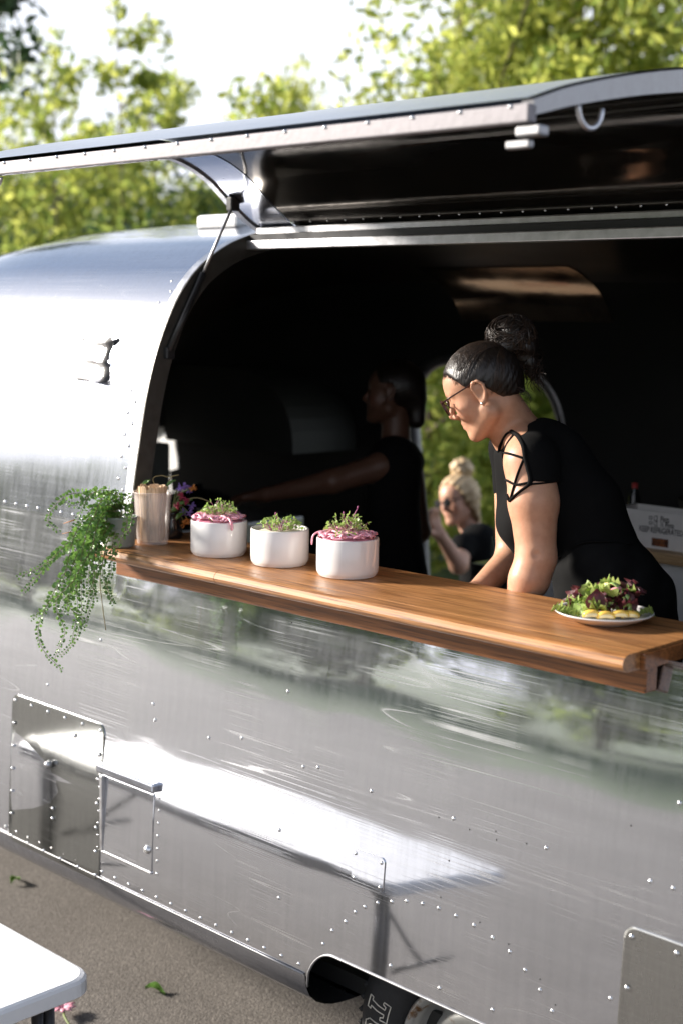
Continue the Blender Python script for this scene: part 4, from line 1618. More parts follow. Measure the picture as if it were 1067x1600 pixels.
q3, R3, H3 = bowl(542.5, 907, 99, 'white bowl of pickled onion standing closest to the woman with glasses')
onion_heap(q3, R3, H3, 3, 'heap of pink pickled onion in the bowl closest to the woman', [(222, 0.022)])
microgreens((q3[0], q3[1], ZC + H3 + 0.008), R3 * 0.42, 100, 13, 'long-stemmed green sprouts on the onion closest to the woman', 0.028, [(0.022, 0.062), (-0.012, 0.048)])

# plate of salad
qp = ON(951, 981, 2, ZC)
dp = float(FW @ (qp - CAM_C))
RP = 160 / FPX * dp / 2 * 0.985
qp = qp + unit([FW[0], FW[1], 0]) * RP * 0.62
qp[2] = ZC
prof = [(0, 0.0), (RP * 0.55, 0.0), (RP * 0.58, 0.002), (RP * 0.8, 0.010), (RP * 0.97, 0.0195), (RP, 0.022), (RP * 0.992, 0.0238), (RP * 0.96, 0.0225), (RP * 0.78, 0.0135), (RP * 0.55, 0.0065), (0, 0.006)]
pl = MB().lathe(prof, qp, 72).obj('plate', M['ceramic'], None, True, loc=qp)
tag(pl, 'white round plate holding a salad at the counter end', 'plate')
salad = thing('salad', 'mixed leaf salad with yellow fruit and cucumber on the white plate', 'salad', (qp[0], qp[1], ZC + 0.0066))


def frilly(mb, c, a, up, L, W, rng, mi=0, frill=0.006):
    """one curled lettuce leaf"""
    a = unit(a)
    s = unit(np.cross(up, a))
    u = np.cross(a, s)
    m, k = 9, 7
    G = np.zeros((m, k, 3))
    ph = rng.random() * 6
    for i in range(m):
        t = i / (m - 1)
        for j in range(k):
            v = -1 + 2 * j / (k - 1)
            w = W * math.sin(math.pi * (0.12 + 0.86 * t) ** 0.8)
            edge = abs(v) ** 2 + t ** 3
            rip = frill * edge * math.sin(7 * t * 3 + 5 * v + ph) + frill * 0.7 * edge * math.sin(17 * t + 9 * v + ph * 2)
            G[i, j] = np.asarray(c) + a * L * t + s * w * v + u * (L * 0.45 * t * (1 - t) + 0.3 * W * v * v + rip)
    V, F = grid_vf(G)
    mb.add(V, F, mi)


rg = np.random.default_rng(31)
LF = -RT      # picture left along the counter


def sp(ix, up, aw):
    """salad point: metres right / up / away from the plate centre"""
    return np.array([qp[0], qp[1], ZC + 0.008]) + unit([RT[0], RT[1], 0]) * ix + np.array([0, 0, up]) + unit([FW[0], FW[1], 0]) * aw


for k in range(44):
    ix = rg.uniform(-0.062, 0.055)
    aw = rg.uniform(-0.045, 0.04)
    up = 0.010 + max(0, 0.046 - abs(ix - 0.012) * 0.7) * rg.random()
    m_ = MB()
    a = np.array([rg.normal(), rg.normal(), 0.35 + 0.4 * rg.random()])
    frilly(m_, sp(ix, up, aw), a, (0, 0, 1), 0.040 + 0.018 * rg.random(), 0.019 + 0.009 * rg.random(), rg, frill=0.005)
    red = (k % 3 == 2) or (ix > 0.03 and k % 2)
    o = m_.obj('lettuce_leaf', M['lettuce_red' if red else 'lettuce'], salad, True)
for ix, up, aw, s in ((0.044, 0.026, -0.01, 1.2), (0.050, 0.020, 0.01, 1.3), (0.036, 0.040, 0.01, 1.2), (-0.018, 0.020, -0.02, 1.1), (0.0, 0.018, -0.03, 1.0)):
    m_ = MB()
    frilly(m_, sp(ix, up, aw), np.array(RT) * 0.5 + np.array([0, 0, .6]) - FW * 0.2, (0.3, -0.3, 1), 0.042 * s, 0.020, rg, frill=0.007)
    m_.obj('red_lettuce_leaf', M['lettuce_red'], salad, True)
for ix, up, aw in ((-0.078, 0.004, 0.0), (-0.070, 0.006, -0.02), (-0.06, 0.006, -0.03), (0.066, 0.006, -0.02)):
    m_ = MB()
    frilly(m_, sp(ix, up, aw), np.array(LF) * (1 if ix < 0 else -1) * 0.6 + np.array([0.1, 0, .25]), (0, 0, 1), 0.036, 0.018, rg, frill=0.006)
    m_.obj('lettuce_leaf', M['lettuce'], salad, True)
for ix, up, aw, rot in ((-0.036, 0.004, -0.056, 0.3), (-0.008, 0.003, -0.062, -0.3), (0.022, 0.006, -0.058, 0.5), (0.044, 0.003, -0.052, -0.2)):
    m_ = MB()
    arc = [sp(ix + 0.017 * math.cos(t), up + 0.008 + 0.010 * math.sin(t) * math.cos(rot), aw - 0.004 * math.sin(t)) for t in np.linspace(0.1, math.pi - 0.1, 9)]
    m_.tube(arc, [0.004, 0.008, 0.0095, 0.010, 0.010, 0.010, 0.0095, 0.008, 0.004], 8, flat=0.75)
    ob = m_.obj('fruit_slice', M['peach'], salad, True)
    m2 = MB()
    arc2 = [p - unit([FW[0], FW[1], 0]) * 0.0045 - np.array([0, 0, 0.001]) for p in arc[1:-1]]
    m2.tube(arc2, [0.003, 0.0052, 0.006, 0.006, 0.006, 0.0052, 0.003], 8)
    m2.obj('fruit_flesh', M['peach_pale'], ob, True)
for j, (ix, up, aw) in enumerate(((0.020, 0.042, -0.03), (0.030, 0.036, -0.035), (0.012, 0.054, -0.01))):
    pts = [sp(ix - 0.010, up + 0.014, aw + .01), sp(ix + 0.002, up + 0.022, aw), sp(ix + 0.014, up + 0.012, aw - 0.008), sp(ix + 0.016, up - 0.012, aw - 0.012)]
    m_ = MB()
    m_.tube(spline(pts, 6), [0.009] * 19, 8, flat=0.22)
    m_.obj('cucumber_ribbon', M['cucumber'], salad, True)
for ix, up, aw in ((-0.012, 0.050, -0.03), (0.016, 0.058, -0.02)):
    m_ = MB()
    m_.tube([sp(ix - 0.014, up, aw), sp(ix, up + 0.006, aw - 0.003), sp(ix + 0.013, up + 0.010, aw)], [0.008, 0.011, 0.006], 8, flat=0.5)
    m_.obj('radish_slice', M['radish'], salad, True)
m_ = MB()
m_.tube([sp(0.000, 0.070, 0.01), sp(0.014, 0.072, 0.008), sp(0.030, 0.064, 0.006)], [0.006, 0.009, 0.005], 8, flat=0.35)
m_.obj('pale_fruit_slice', M['peach_pale'], salad, True)
m_ = MB()
for k in range(60):
    sprout(m_, sp(rg.uniform(-0.06, 0.06), 0.012 + 0.02 * rg.random(), rg.uniform(-0.05, 0.03)), unit([rg.normal(), rg.normal(), 1.2]), 0.014, rg, 0.005)
ob = m_.obj('salad_sprouts', None, salad, True, mats=[M['green_micro'], M['stem_pale'], M['stem_purple']])
tag(ob, kind='stuff')

# cup of wooden cutlery
qc = ON(236, 853, 2, ZC)
dc = float(FW @ (qc - CAM_C))
RB, RTp = 48 / FPX * dc / 2, 60 / FPX * dc / 2
HC = (853 - 772) / FPX * dc * 1.03
qc = qc + unit([FW[0], FW[1], 0]) * RB
qc[2] = ZC
prof = [(0, 0.001), (RB, 0.001), (RB + 0.001, 0.004), (RB + (RTp - RB) * 0.85, HC * 0.86), (RTp - 0.001, HC * 0.875), (RTp, HC * 0.97), (RTp + 0.003, HC * 0.975), (RTp + 0.0035, HC * 0.99), (RTp + 0.001, HC), (RTp - 0.003, HC * 0.99), (RTp - 0.004, HC * 0.88), (RB - 0.002, 0.006), (0, 0.005)]
cup = MB().lathe(prof, qc, 56).obj('plastic_cup', M['cup'], None, True, loc=qc)
tag(cup, 'frosted plastic cup packed with wooden cutlery', 'cup')
# one wooden fork: flat stick whose head widens at the bottom
HEADL = 0.055


def fork_mesh():
    out = [(-0.0045, 0.0), (0.0045, 0.0)]
    pr = [(0.0, 0.0055), (0.01, 0.0068), (0.05, 0.0055), (0.09, 0.005), (0.105, 0.008), (0.118, 0.0115), (0.140, 0.0115), (0.152, 0.009)]
    V, F = [], []
    for z, w in pr:
        V += [(-w, -0.0009, z), (w, -0.0009, z), (w, 0.0009, z), (-w, 0.0009, z)]
    for i in range(len(pr) - 1):
        for k in range(4):
            F.append((i * 4 + k, i * 4 + (k + 1) % 4, (i + 1) * 4 + (k + 1) % 4, (i + 1) * 4 + k))
    F += [(3, 2, 1, 0), tuple(len(V) - 4 + k for k in range(4))]
    me = bpy.data.meshes.new('wooden_cutlery')
    me.from_pydata(V, [], F)
    me.materials.append(M['birch'])
    me.update()
    return me


fme = fork_mesh()
rg = np.random.default_rng(8)
for k in range(46):
    if k < 42:
        a = 2 * math.pi * k / 24 + (0.2 if k >= 24 else 0)
        r = (RTp - 0.009) * (0.92 if k < 24 else 0.6) * (0.92 + 0.1 * rg.random())
        ztop = HC * (1.07 + 0.05 * rg.random())
    else:
        a, r, ztop = rg.random() * 6.28, 0.01, HC * 1.09
    rb = min(RB - 0.006, r * RB / RTp)
    da = rg.normal() * 0.18
    topp = np.array([qc[0] + r * math.cos(a), qc[1] + r * math.sin(a), ZC + ztop])
    botp = np.array([qc[0] + rb * math.cos(a + da), qc[1] + rb * math.sin(a + da), ZC + ztop - 0.118 if ztop > .125 else ZC + 0.008])
    zax = Vector(unit(topp - botp))
    rad = Vector((math.cos(a), math.sin(a), 0))
    yax = (rad - zax * rad.dot(zax)).normalized()
    xax = yax.cross(zax)
    o = bpy.data.objects.new('wooden_cutlery', fme)
    COL.objects.link(o)
    L = (ztop - 0.008)
    flip = (k % 5 != 0)
    sc = (L / 0.152)
    if flip:
        mw = Matrix([[xax[i], yax[i], zax[i], (botp + (topp - botp) * 0)[i]] for i in range(3)] + [[0, 0, 0, 1]])
        mw.translation = Vector(topp) - zax * L
        rot = Matrix([[xax[i], -yax[i], -zax[i], topp[i]] for i in range(3)] + [[0, 0, 0, 1]])
        mw = rot @ Matrix.Diagonal((1, 1, sc, 1))
    else:
        rot = Matrix([[xax[i], yax[i], zax[i], (Vector(topp) - zax * L)[i]] for i in range(3)] + [[0, 0, 0, 1]])
        mw = rot @ Matrix.Diagonal((1, 1, sc * 0.98, 1))
    o.matrix_world = mw
    tag(o, 'thin birch-wood cutlery stick standing in the frosted cup', 'cutlery', 'wooden cutlery in the cup')

# dried flower bunch behind the cup
qf = P(268, 812, dc + 0.14)
qf[2] = ZC
fb = thing('flower_bunch', 'bunch of dried purple and wine-red flowers behind the cutlery cup', 'flowers', qf)
vz = MB().lathe([(0, 0.0), (0.030, 0.0), (0.034, 0.01), (0.026, 0.05), (0.022, 0.07), (0.025, 0.075), (0.021, 0.072), (0.02, 0.03), (0, 0.02)], qf, 28)
vz.obj('vase', M['black_shiny'], fb, True)
rg = np.random.default_rng(77)
stems = [((290, 760), 'p'), ((296, 765), 'p'), ((300, 790), 'p'), ((287, 800), 'p'), ((284, 775), 'r'), ((278, 790), 'r'), ((291, 783), 'r'), ((282, 762), 'p'), ((297, 802), 'p'), ((289, 818), 'o'), ((281, 822), 'o'), ((295, 813), 'o'), ((276, 806), 'r'), ((302, 763), 'o'), ((200, 757), 'o'), ((212, 754), 'r')]
for (px, py), kind in stems:
    q = P(px, py, dc + 0.12 + rg.uniform(-0.03, 0.04))
    b0 = np.array([qf[0], qf[1], ZC + 0.07])
    MB().tube(spline([b0, (b0 + q) / 2 + (0, 0, 0.02), q], 5), [0.0016] * 11, 5).obj('flower_stem', M['stem_green'], fb, True)
    m_ = MB()
    for k in range(16):
        d = unit(rg.normal(size=3))
        m_.tube([q, q + d * 0.006, q + d * (0.011 + 0.004 * rg.random())], [0.0012, 0.0035, 0.001], 5, flat=0.5)
    m_.obj('flower_head', M[{'p': 'flower_purple', 'r': 'flower_red', 'o': 'flower_orange'}[kind]], fb, True)
for pts in ([(268, 800), (240, 752), (252, 743), (262, 745), (280, 742)], [(268, 800), (290, 782), (310, 778), (331, 785)], [(268, 800), (262, 760), (270, 744)], [(268, 790), (215, 765), (208, 748)]):
    m_ = MB()
    m_.tube(spline([P(x, y, dc + 0.12) for x, y in pts], 6), [0.0014] * (6 * (len(pts) - 1) + 1), 5)
    m_.obj('dry_twig', M['stem_dry'], fb, True)
for (px, py), L in (((270, 800), 0.05), ((262, 760), 0.03), ((222, 760), 0.03), ((276, 812), 0.04), ((288, 790), 0.03)):
    m_ = MB()
    frilly(m_, P(px, py, dc + 0.11), np.array(RT) * 0.6 + np.array([0, 0, 0.4]), (-0.3, -0.8, 0.3), L, L * 0.3, rg, frill=0.001)
    m_.obj('grey_leaf', M['pv_leaf'], fb, True)

# trailing pot plant on the counter's left end
qv = P(188, 838, dc - 0.02)
qv[2] = ZC
plant = thing('trailing_plant', 'trailing plant with small round leaves spilling over the counter end', 'plant', qv)
pot = MB().lathe([(0, 0), (0.036, 0), (0.040, 0.006), (0.047, 0.078), (0.049, 0.082), (0.046, 0.084), (0.042, 0.07), (0, 0.068)], qv, 36)
pot.obj('pot', M['pot'], plant, True)
rg = np.random.default_rng(42)
crown = np.array([qv[0], qv[1], ZC + 0.085])


def vine(path, seed, size=0.0098, dens=0.0108):
    r_ = np.random.default_rng(seed)
    sp_ = spline(path, 14)
    seg = np.linalg.norm(np.diff(sp_, axis=0), axis=1)
    cl = np.concatenate([[0], np.cumsum(seg)])
    m_ = MB()
    m_.tube(sp_[::3] if len(sp_) > 8 else sp_, np.linspace(0.0013, 0.0006, len(sp_[::3] if len(sp_) > 8 else sp_)), 5, 1)
    s, sd = 0.012, 1
    while s < cl[-1]:
        p = np.array([np.interp(s, cl, sp_[:, i]) for i in range(3)])
        p2 = np.array([np.interp(min(s + 0.005, cl[-1]), cl, sp_[:, i]) for i in range(3)])
        t = unit(p2 - p + 1e-9)
        w = unit(np.cross(t, FW) * 1.0 + r_.normal(size=3) * 0.35)
        for side in (-1, 1):
            a = unit(w * side + t * 0.45 + r_.normal(size=3) * 0.22)
            nr = unit(np.cross(a, t) + r_.normal(size=3) * 0.35)
            b_ = unit(np.cross(nr, a))
            fall = 1.0 - 0.55 * max(0, (s / cl[-1] - 0.55) / 0.45)
            L = size * 1.25 * fall * (0.8 + 0.4 * r_.random())
            base = p + a * 0.0022
            V = [base]
            K = 7
            for k in range(1, K + 1):
                th = math.pi * 2 * k / (K + 1)
                x = (1 - math.cos(th)) / 2
                y = math.sin(th) * 0.42
                V.append(base + a * L * x + b_ * L * y + nr * L * 0.10 * (abs(y) * 2) ** 1.5)
            V.append(base + a * L * 0.45 - nr * L * 0.07)
            F = [(K + 1, k, k + 1) for k in range(0, K)] + [(K + 1, K, 0)]
            m_.add(V, F, 0)
        s += dens * (0.85 + 0.3 * r_.random()) * (0.75 + 0.25 * (1 - s / cl[-1]))
    return m_.obj('trailing_vine', None, plant, False, mats=[M['pv_leaf'], M['pv_stem']])


dv = dc - 0.10
vines = [
    [(188, 800), (150, 775), (110, 772), (82, 795), (76, 815), (92, 830)],
    [(188, 800), (150, 800), (105, 850), (65, 885), (28, 902)],
    [(188, 800), (150, 815), (95, 860), (60, 900), (34, 928)],
    [(185, 800), (140, 820), (110, 880), (72, 950), (60, 985), (68, 1015), (98, 1047)],
    [(185, 805), (145, 830), (120, 900), (88, 940), (102, 985), (95, 1005), (86, 1030)],
    [(185, 805), (150, 830), (125, 900), (108, 945), (125, 965), (118, 1000), (95, 1025)],
    [(190, 800), (150, 835), (130, 880), (128, 940), (130, 985)],
    [(190, 805), (160, 830), (150, 880), (145, 930), (132, 980)],
    [(190, 800), (165, 830), (158, 870), (140, 930), (133, 955)],
    [(192, 800), (172, 835), (160, 890), (170, 925), (180, 947)],
    [(192, 800), (178, 840), (175, 890), (168, 915), (177, 945)],
    [(190, 795), (165, 805), (150, 850), (112, 910), (76, 945), (48, 968)],
    [(190, 795), (160, 800), (130, 850), (112, 890), (105, 940), (92, 965)],
    [(190, 795), (155, 805), (135, 840), (118, 900), (122, 950), (112, 1005)],
    [(188, 795), (165, 790), (140, 820), (128, 870), (118, 930)],
    [(188, 795), (150, 790), (120, 830), (108, 870), (95, 930)],
    [(192, 795), (200, 800), (196, 830), (186, 850), (178, 870)],
    [(192, 795), (202, 790), (206, 815), (198, 835)],
    [(190, 795), (180, 770), (150, 768), (130, 790), (115, 830)],
    [(190, 795), (185, 772), (165, 775), (150, 800), (138, 850)],
    [(192, 800), (175, 780), (155, 790), (145, 830), (140, 870)],
    [(186, 800), (165, 800), (150, 830), (140, 890), (138, 920)],
    [(190, 795), (195, 772), (204, 780), (206, 800)],
    [(188, 795), (165, 772), (140, 772), (118, 790), (100, 782)],
    [(186, 802), (158, 812), (120, 846), (90, 868), (66, 890)],
    [(186, 802), (160, 822), (138, 868), (112, 915), (104, 960)],
    [(188, 800), (170, 822), (150, 860), (146, 905), (150, 940)],
]
for i, v in enumerate(vines):
    jit = rg.uniform(-0.06, 0.03)
    pts = []
    for k, (x, y) in enumerate(v):
        f = min(1, k / 2.0)
        pts.append(P(x, y, dc - 0.01 - f * (0.10 + 0.05 * f) + jit * f))
    vine(pts, 300 + i)
MB().tube(spline([P(166, 860, dv), P(157, 900, dv), P(160, 940, dv), P(166, 985, dv)], 6), [0.0013] * 19, 5).obj('bare_stem', M['stem_dry'], plant, True)
m_ = MB()
m_.tube([P(100, 818, dv), P(118, 812, dv)], [0.0015, 0.0035], 6, flat=0.5).tube([P(98, 834, dv), P(112, 831, dv)], [0.0015, 0.003], 6, flat=0.5)
m_.obj('dry_leaf', M['flower_orange'], plant, True)

# ------------------------------------------------------------------ box on the shelf
zb = 1.4906
by0 = 1.55
bt_ = ON(1020, 799, 1, by0)[2]
hb_ = bt_ - zb
bx0, bx1 = ON(960, 800, 1, by0)[0], ON(1110, 800, 1, by0)[0]
bx = thing('cardboard_box', 'white cardboard produce box printed KEEP REFRIGERATED on the plywood shelf', 'box', ((bx0 + bx1) / 2, by0 + 0.05, zb))
box('front_panel', (bx0, by0, zb), (bx1, by0 + 0.004, zb + hb_), M['card'], bx, 0.0015)
box('back_panel', (bx0, by0 + 0.13, zb), (bx1, by0 + 0.134, zb + hb_), M['card'], bx, 0.0015)
box('side_panel', (bx0, by0 + 0.0045, zb), (bx0 + 0.004, by0 + 0.1295, zb + hb_), M['card'], bx, 0.0015)
box('side_panel', (bx1 - 0.004, by0 + 0.0045, zb), (bx1, by0 + 0.1295, zb + hb_), M['card'], bx, 0.0015)
box('bottom_panel', (bx0 + 0.0045, by0 + 0.0045, zb + 0.0005), (bx1 - 0.0045, by0 + 0.1295, zb + 0.004), M['card'], bx, 0.001)


def print_at(body, p0, p1, parent, y=by0 - 0.0015):
    """flat print running between two photo pixels on the box front"""
    V, F = text_mesh(body, 1.0)
    a_, b_ = ON(*p0, 1, y), ON(*p1, 1, y)
    w = V[:, 0].max() - V[:, 0].min()
    k = (b_[0] - a_[0]) / w
    W = [(a_[0] + (x - V[:, 0].min()) * k, y, (a_[2] + b_[2]) / 2 + yy * k * 1.5) for x, yy, z in V]
    return mesh_obj('lettering', W, F, M['ink'], parent)


print_at('KEEP REFRIGERATED', (998, 826), (1066, 834), bx)
print_at('12  Pints', (1021, 810), (1045, 813), bx)
print_at('12  \u00bd Pints', (1021, 818), (1052, 823), bx)
for py in (809, 817):
    fr = MB()
    c = ON(1016, py, 1, by0)
    cx, cz, s = c[0], c[2], 0.0055
    for lo, hi in (((cx - s, cz - s), (cx + s, cz - s + 0.0016)), ((cx - s, cz + s - 0.0016), (cx + s, cz + s)), ((cx - s, cz - s), (cx - s + 0.0016, cz + s)), ((cx + s - 0.0016, cz - s), (cx + s, cz + s))):
        fr.box((lo[0], by0 - 0.0016, lo[1]), (hi[0], by0 - 0.0002, hi[1]))
    fr.obj('check_box', M['ink'], bx)
c0_, c1_ = ON(1018, 840, 1, by0), ON(1043, 856, 1, by0)
lb = MB().box((c0_[0], by0 - 0.0012, max(zb + 0.001, c1_[2])), (c1_[0], by0 - 0.0002, c0_[2]))
ob = lb.obj('printed_label', simple('fruit_print', (0.20, 0.06, 0.015), 0.6, 0.0, 0.9, 60), bx)
ob['label'] = 'small dark red and yellow fruit print at the bottom of the box'
bq = (bx1 - 0.10, 1.85, zb)
bs = MB().lathe([(0, 0), (0.08, 0), (0.15, 0.05), (0.17, 0.14), (0.172, 0.145), (0.165, 0.142), (0.145, 0.055), (0.075, 0.008), (0, 0.008)], bq, 40).obj('mixing_bowl', M['dark'], None, True, loc=bq)
tag(bs, 'large dark mixing bowl on the shelf behind the white box', 'bowl')
q = ON(990, 790, 1, 1.76)
bt = thing('sauce_bottle', 'small dark bottle with a red cap behind the white box', 'bottle', (q[0], 1.76, zb))
MB().lathe([(0, 0), (0.018, 0), (0.020, 0.008), (0.020, 0.13), (0.010, 0.155), (0.009, 0.165)], (q[0], 1.76, zb), 24).obj('bottle_body', M['black_shiny'], bt, True)
MB().lathe([(0.0105, 0.160), (0.011, 0.178), (0, 0.18)], (q[0], 1.76, zb), 20).obj('cap', simple('red_cap', (0.5, 0.05, 0.05), 0.4), bt, True)
# things on the front counter by the end window
q = ON(232, 745, 0, -4.9)
box_ = box('storage_bin', (-5.0, q[1] - 0.16, 1.3606), (-4.8, q[1] + 0.045, ON(232, 690, 0, -4.9)[2]), M['cab_dim'], None, 0.012, loc=(-4.9, q[1], 1.3606))
tag(box_, 'dark grey bin standing in front of the bright end window', 'bin')
q = ON(310, 757, 0, -4.62)
pb = MB().lathe([(0, 0.0), (0.10, 0.0), (0.16, 0.03), (0.17, 0.06), (0.165, 0.062), (0.155, 0.075), (0.10, 0.105), (0.02, 0.12), (0.02, 0.14), (0, 0.142)], (-4.62, q[1], 1.3606), 36).obj('lidded_pan', M['black_shiny'], None, True, loc=(-4.62, q[1], 1.3606))
tag(pb, 'dark lidded pan on the front counter behind the flowers', 'pan')
jr = MB().lathe([(0, 0), (0.042, 0), (0.045, 0.006), (0.045, 0.095), (0.036, 0.11), (0.036, 0.125), (0.034, 0.125), (0.034, 0.11), (0.042, 0.094), (0.042, 0.006), (0, 0.005)], (-3.25, 1.82, 1.3006), 32).obj('glass_jar', M['jar'], None, True, loc=(-3.25, 1.82, 1.3006))
tag(jr, 'greenish glass jar on the far counter by the doorway', 'jar')

# ------------------------------------------------------------------ PEOPLE
UPV = -DN


def frame2(f2, u2, yaw):
    """head axes from the profile seen: f2/u2 = (image right, image up) of the face and crown directions; yaw turns the face away"""
    f0 = unit(RT * f2[0] + UPV * f2[1])
    u = unit(RT * u2[0] + UPV * u2[1])
    u = unit(u - f0 * (u @ f0))
    f = f0 * math.cos(yaw) + FW * math.sin(yaw)
    l = np.cross(u, f)
    return f, l, u


def head_fn(c, f, l, u, sc=1.0):
    """signed distance to a head; returns fn(P) and local->world map. c = point under the chin centre line, below the ear axis"""
    Bm = np.stack([f, l, u], 1)

    def loc(Pn):
        return (Pn - c) @ Bm / sc

    def fn(Pn):
        q = loc(Pn)
        qa = q.copy()
        qa[..., 1] = np.abs(qa[..., 1])
        d = sd_ell(qa, (-0.008, 0, 0.142), (0.096, 0.074, 0.086))
        d = smin(d, sd_ell(qa, (0.036, 0, 0.148), (0.047, 0.060, 0.050)), 0.02)
        d = smin(d, sd_ell(qa, (0.034, 0, 0.085), (0.047, 0.056, 0.070)), 0.02)
        d = smin(d, sd_cone(qa, (-0.004, 0.050, 0.052), (0.058, 0.017, 0.020), 0.017, 0.017), 0.025)
        d = smin(d, sd_cone(qa, (0.0, 0.045, 0.06), (0.045, 0.0, 0.035), 0.025, 0.025), 0.02)
        d = smin(d, sd_ell(qa, (0.066, 0.0, 0.020), (0.018, 0.020, 0.018)), 0.012)
        d = smin(d, sd_ell(qa, (0.048, 0.036, 0.088), (0.026, 0.024, 0.028)), 0.02)
        d = smin(d, sd_ell(qa, (0.066, 0.0, 0.056), (0.018, 0.026, 0.024)), 0.014)
        # brow, sockets, lids
        d = smin(d, sd_cone(qa, (0.080, 0.008, 0.137), (0.066, 0.044, 0.136), 0.008, 0.007), 0.010)
        d = smax(d, -sd_ell(qa, (0.092, 0.032, 0.118), (0.016, 0.017, 0.012)), 0.010)
        d = smin(d, sd_sph(qa, (0.0685, 0.032, 0.117), 0.0125), 0.004)
        # nose
        d = smin(d, sd_cone(qa, (0.080, 0, 0.126), (0.101, 0, 0.088), 0.006, 0.0085), 0.007)
        d = smin(d, sd_sph(qa, (0.0895, 0.0105, 0.081), 0.0078), 0.005)
        d = smin(d, sd_cone(qa, (0.097, 0, 0.082), (0.084, 0, 0.074), 0.006, 0.005), 0.005)
        d = smax(d, -sd_sph(qa, (0.0935, 0.0065, 0.0745), 0.0034), 0.002)
        # lips
        d = smin(d, sd_cone(qa, (0.0835, 0, 0.0605), (0.070, 0.021, 0.0545), 0.0055, 0.003), 0.004)
        d = smin(d, sd_cone(qa, (0.0825, 0, 0.0480), (0.070, 0.019, 0.0515), 0.0062, 0.003), 0.004)
        d = smax(d, -sd_cone(qa, (0.092, 0, 0.0545), (0.076, 0.022, 0.0535), 0.0012, 0.001), 0.002)
        # ears
        e = sd_ell(qa, (-0.004, 0.0755, 0.108), (0.017, 0.006, 0.028))
        ring = None
        E = [(0.006, 0.074, 0.104), (0.012, 0.078, 0.124), (0.004, 0.082, 0.138), (-0.010, 0.084, 0.138), (-0.020, 0.085, 0.124), (-0.018, 0.083, 0.104), (-0.008, 0.080, 0.088), (0.002, 0.077, 0.082)]
        for i in range(len(E) - 1):
            s_ = sd_cone(qa, E[i], E[i + 1], 0.0042, 0.0042)
            ring = s_ if ring is None else np.minimum(ring, s_)
        ring = smin(ring, sd_sph(qa, (0.001, 0.077, 0.083), 0.0075), 0.004)
        e = smin(e, ring, 0.004)
        e = smax(e, -sd_ell(qa, (0.000, 0.086, 0.106), (0.008, 0.008, 0.013)), 0.004)
        d = smin(d, e, 0.003)
        return d * sc

    def world(a, b, cc):
        return np.asarray(c) + (f * a + l * b + u * cc) * sc
    return fn, world, loc


def skin_tint(o, V, loc, hairfn=None):
    """lips, cheek flush, brows and lash lines as intrinsic skin colour"""
    q = loc(V)
    qa = q.copy()
    qa[:, 1] = np.abs(qa[:, 1])
    col = np.zeros((len(V), 4))
    col[:, :3] = (0.42, 0.14, 0.11)
    dl = np.minimum(sd_cone(qa, (0.0835, 0, 0.0605), (0.070, 0.020, 0.0545), 0.0055, 0.003), sd_cone(qa, (0.0825, 0, 0.0480), (0.070, 0.018, 0.0515), 0.0062, 0.003))
    col[:, 3] = np.clip(1 - dl / 0.002, 0, 1) * 0.75
    ch = np.exp(-(sd_sph(qa, (0.062, 0.042, 0.085), 0.0) / 0.022) ** 2) * 0.28
    nt_ = np.exp(-(sd_sph(qa, (0.103, 0.0, 0.085), 0.0) / 0.012) ** 2) * 0.25
    m = np.maximum(ch, nt_) > col[:, 3]
    col[m, 3] = np.maximum(ch, nt_)[m]
    br = sd_cone(qa, (0.086, 0.012, 0.136), (0.068, 0.047, 0.139), 0.0045, 0.003)
    w = np.clip(1 - br / 0.003, 0, 1) * 0.85
    m = w > col[:, 3]
    col[m, :3] = (0.03, 0.018, 0.012)
    col[m, 3] = w[m]
    ls = sd_cone(qa, (0.0815, 0.020, 0.1095), (0.073, 0.044, 0.1105), 0.0022, 0.0022)
    w = np.clip(1 - ls / 0.0015, 0, 1) * 0.9
    m = w > col[:, 3]
    col[m, :3] = (0.015, 0.01, 0.01)
    col[m, 3] = w[m]
    at_ = o.data.attributes.new('tint', 'FLOAT_COLOR', 'POINT')
    at_.data.foreach_set('color', col.ravel())


def body_mesh(name, fn, lo, hi, h, mat, parent):
    V, F = surface_nets(fn, lo, hi, h)
    return mesh_obj(name, V, F, mat, parent, True), V, F


def union(parts, k):
    def fn(Pn):
        d = None
        for p in parts:
            e = p(Pn) if callable(p) else sd_cone(Pn, *p)
            d = e if d is None else smin(d, e, k)
        return d
    return fn


def bbox_of(pts, pad):
    p = np.array(pts)
    return p.min(0) - pad, p.max(0) + pad


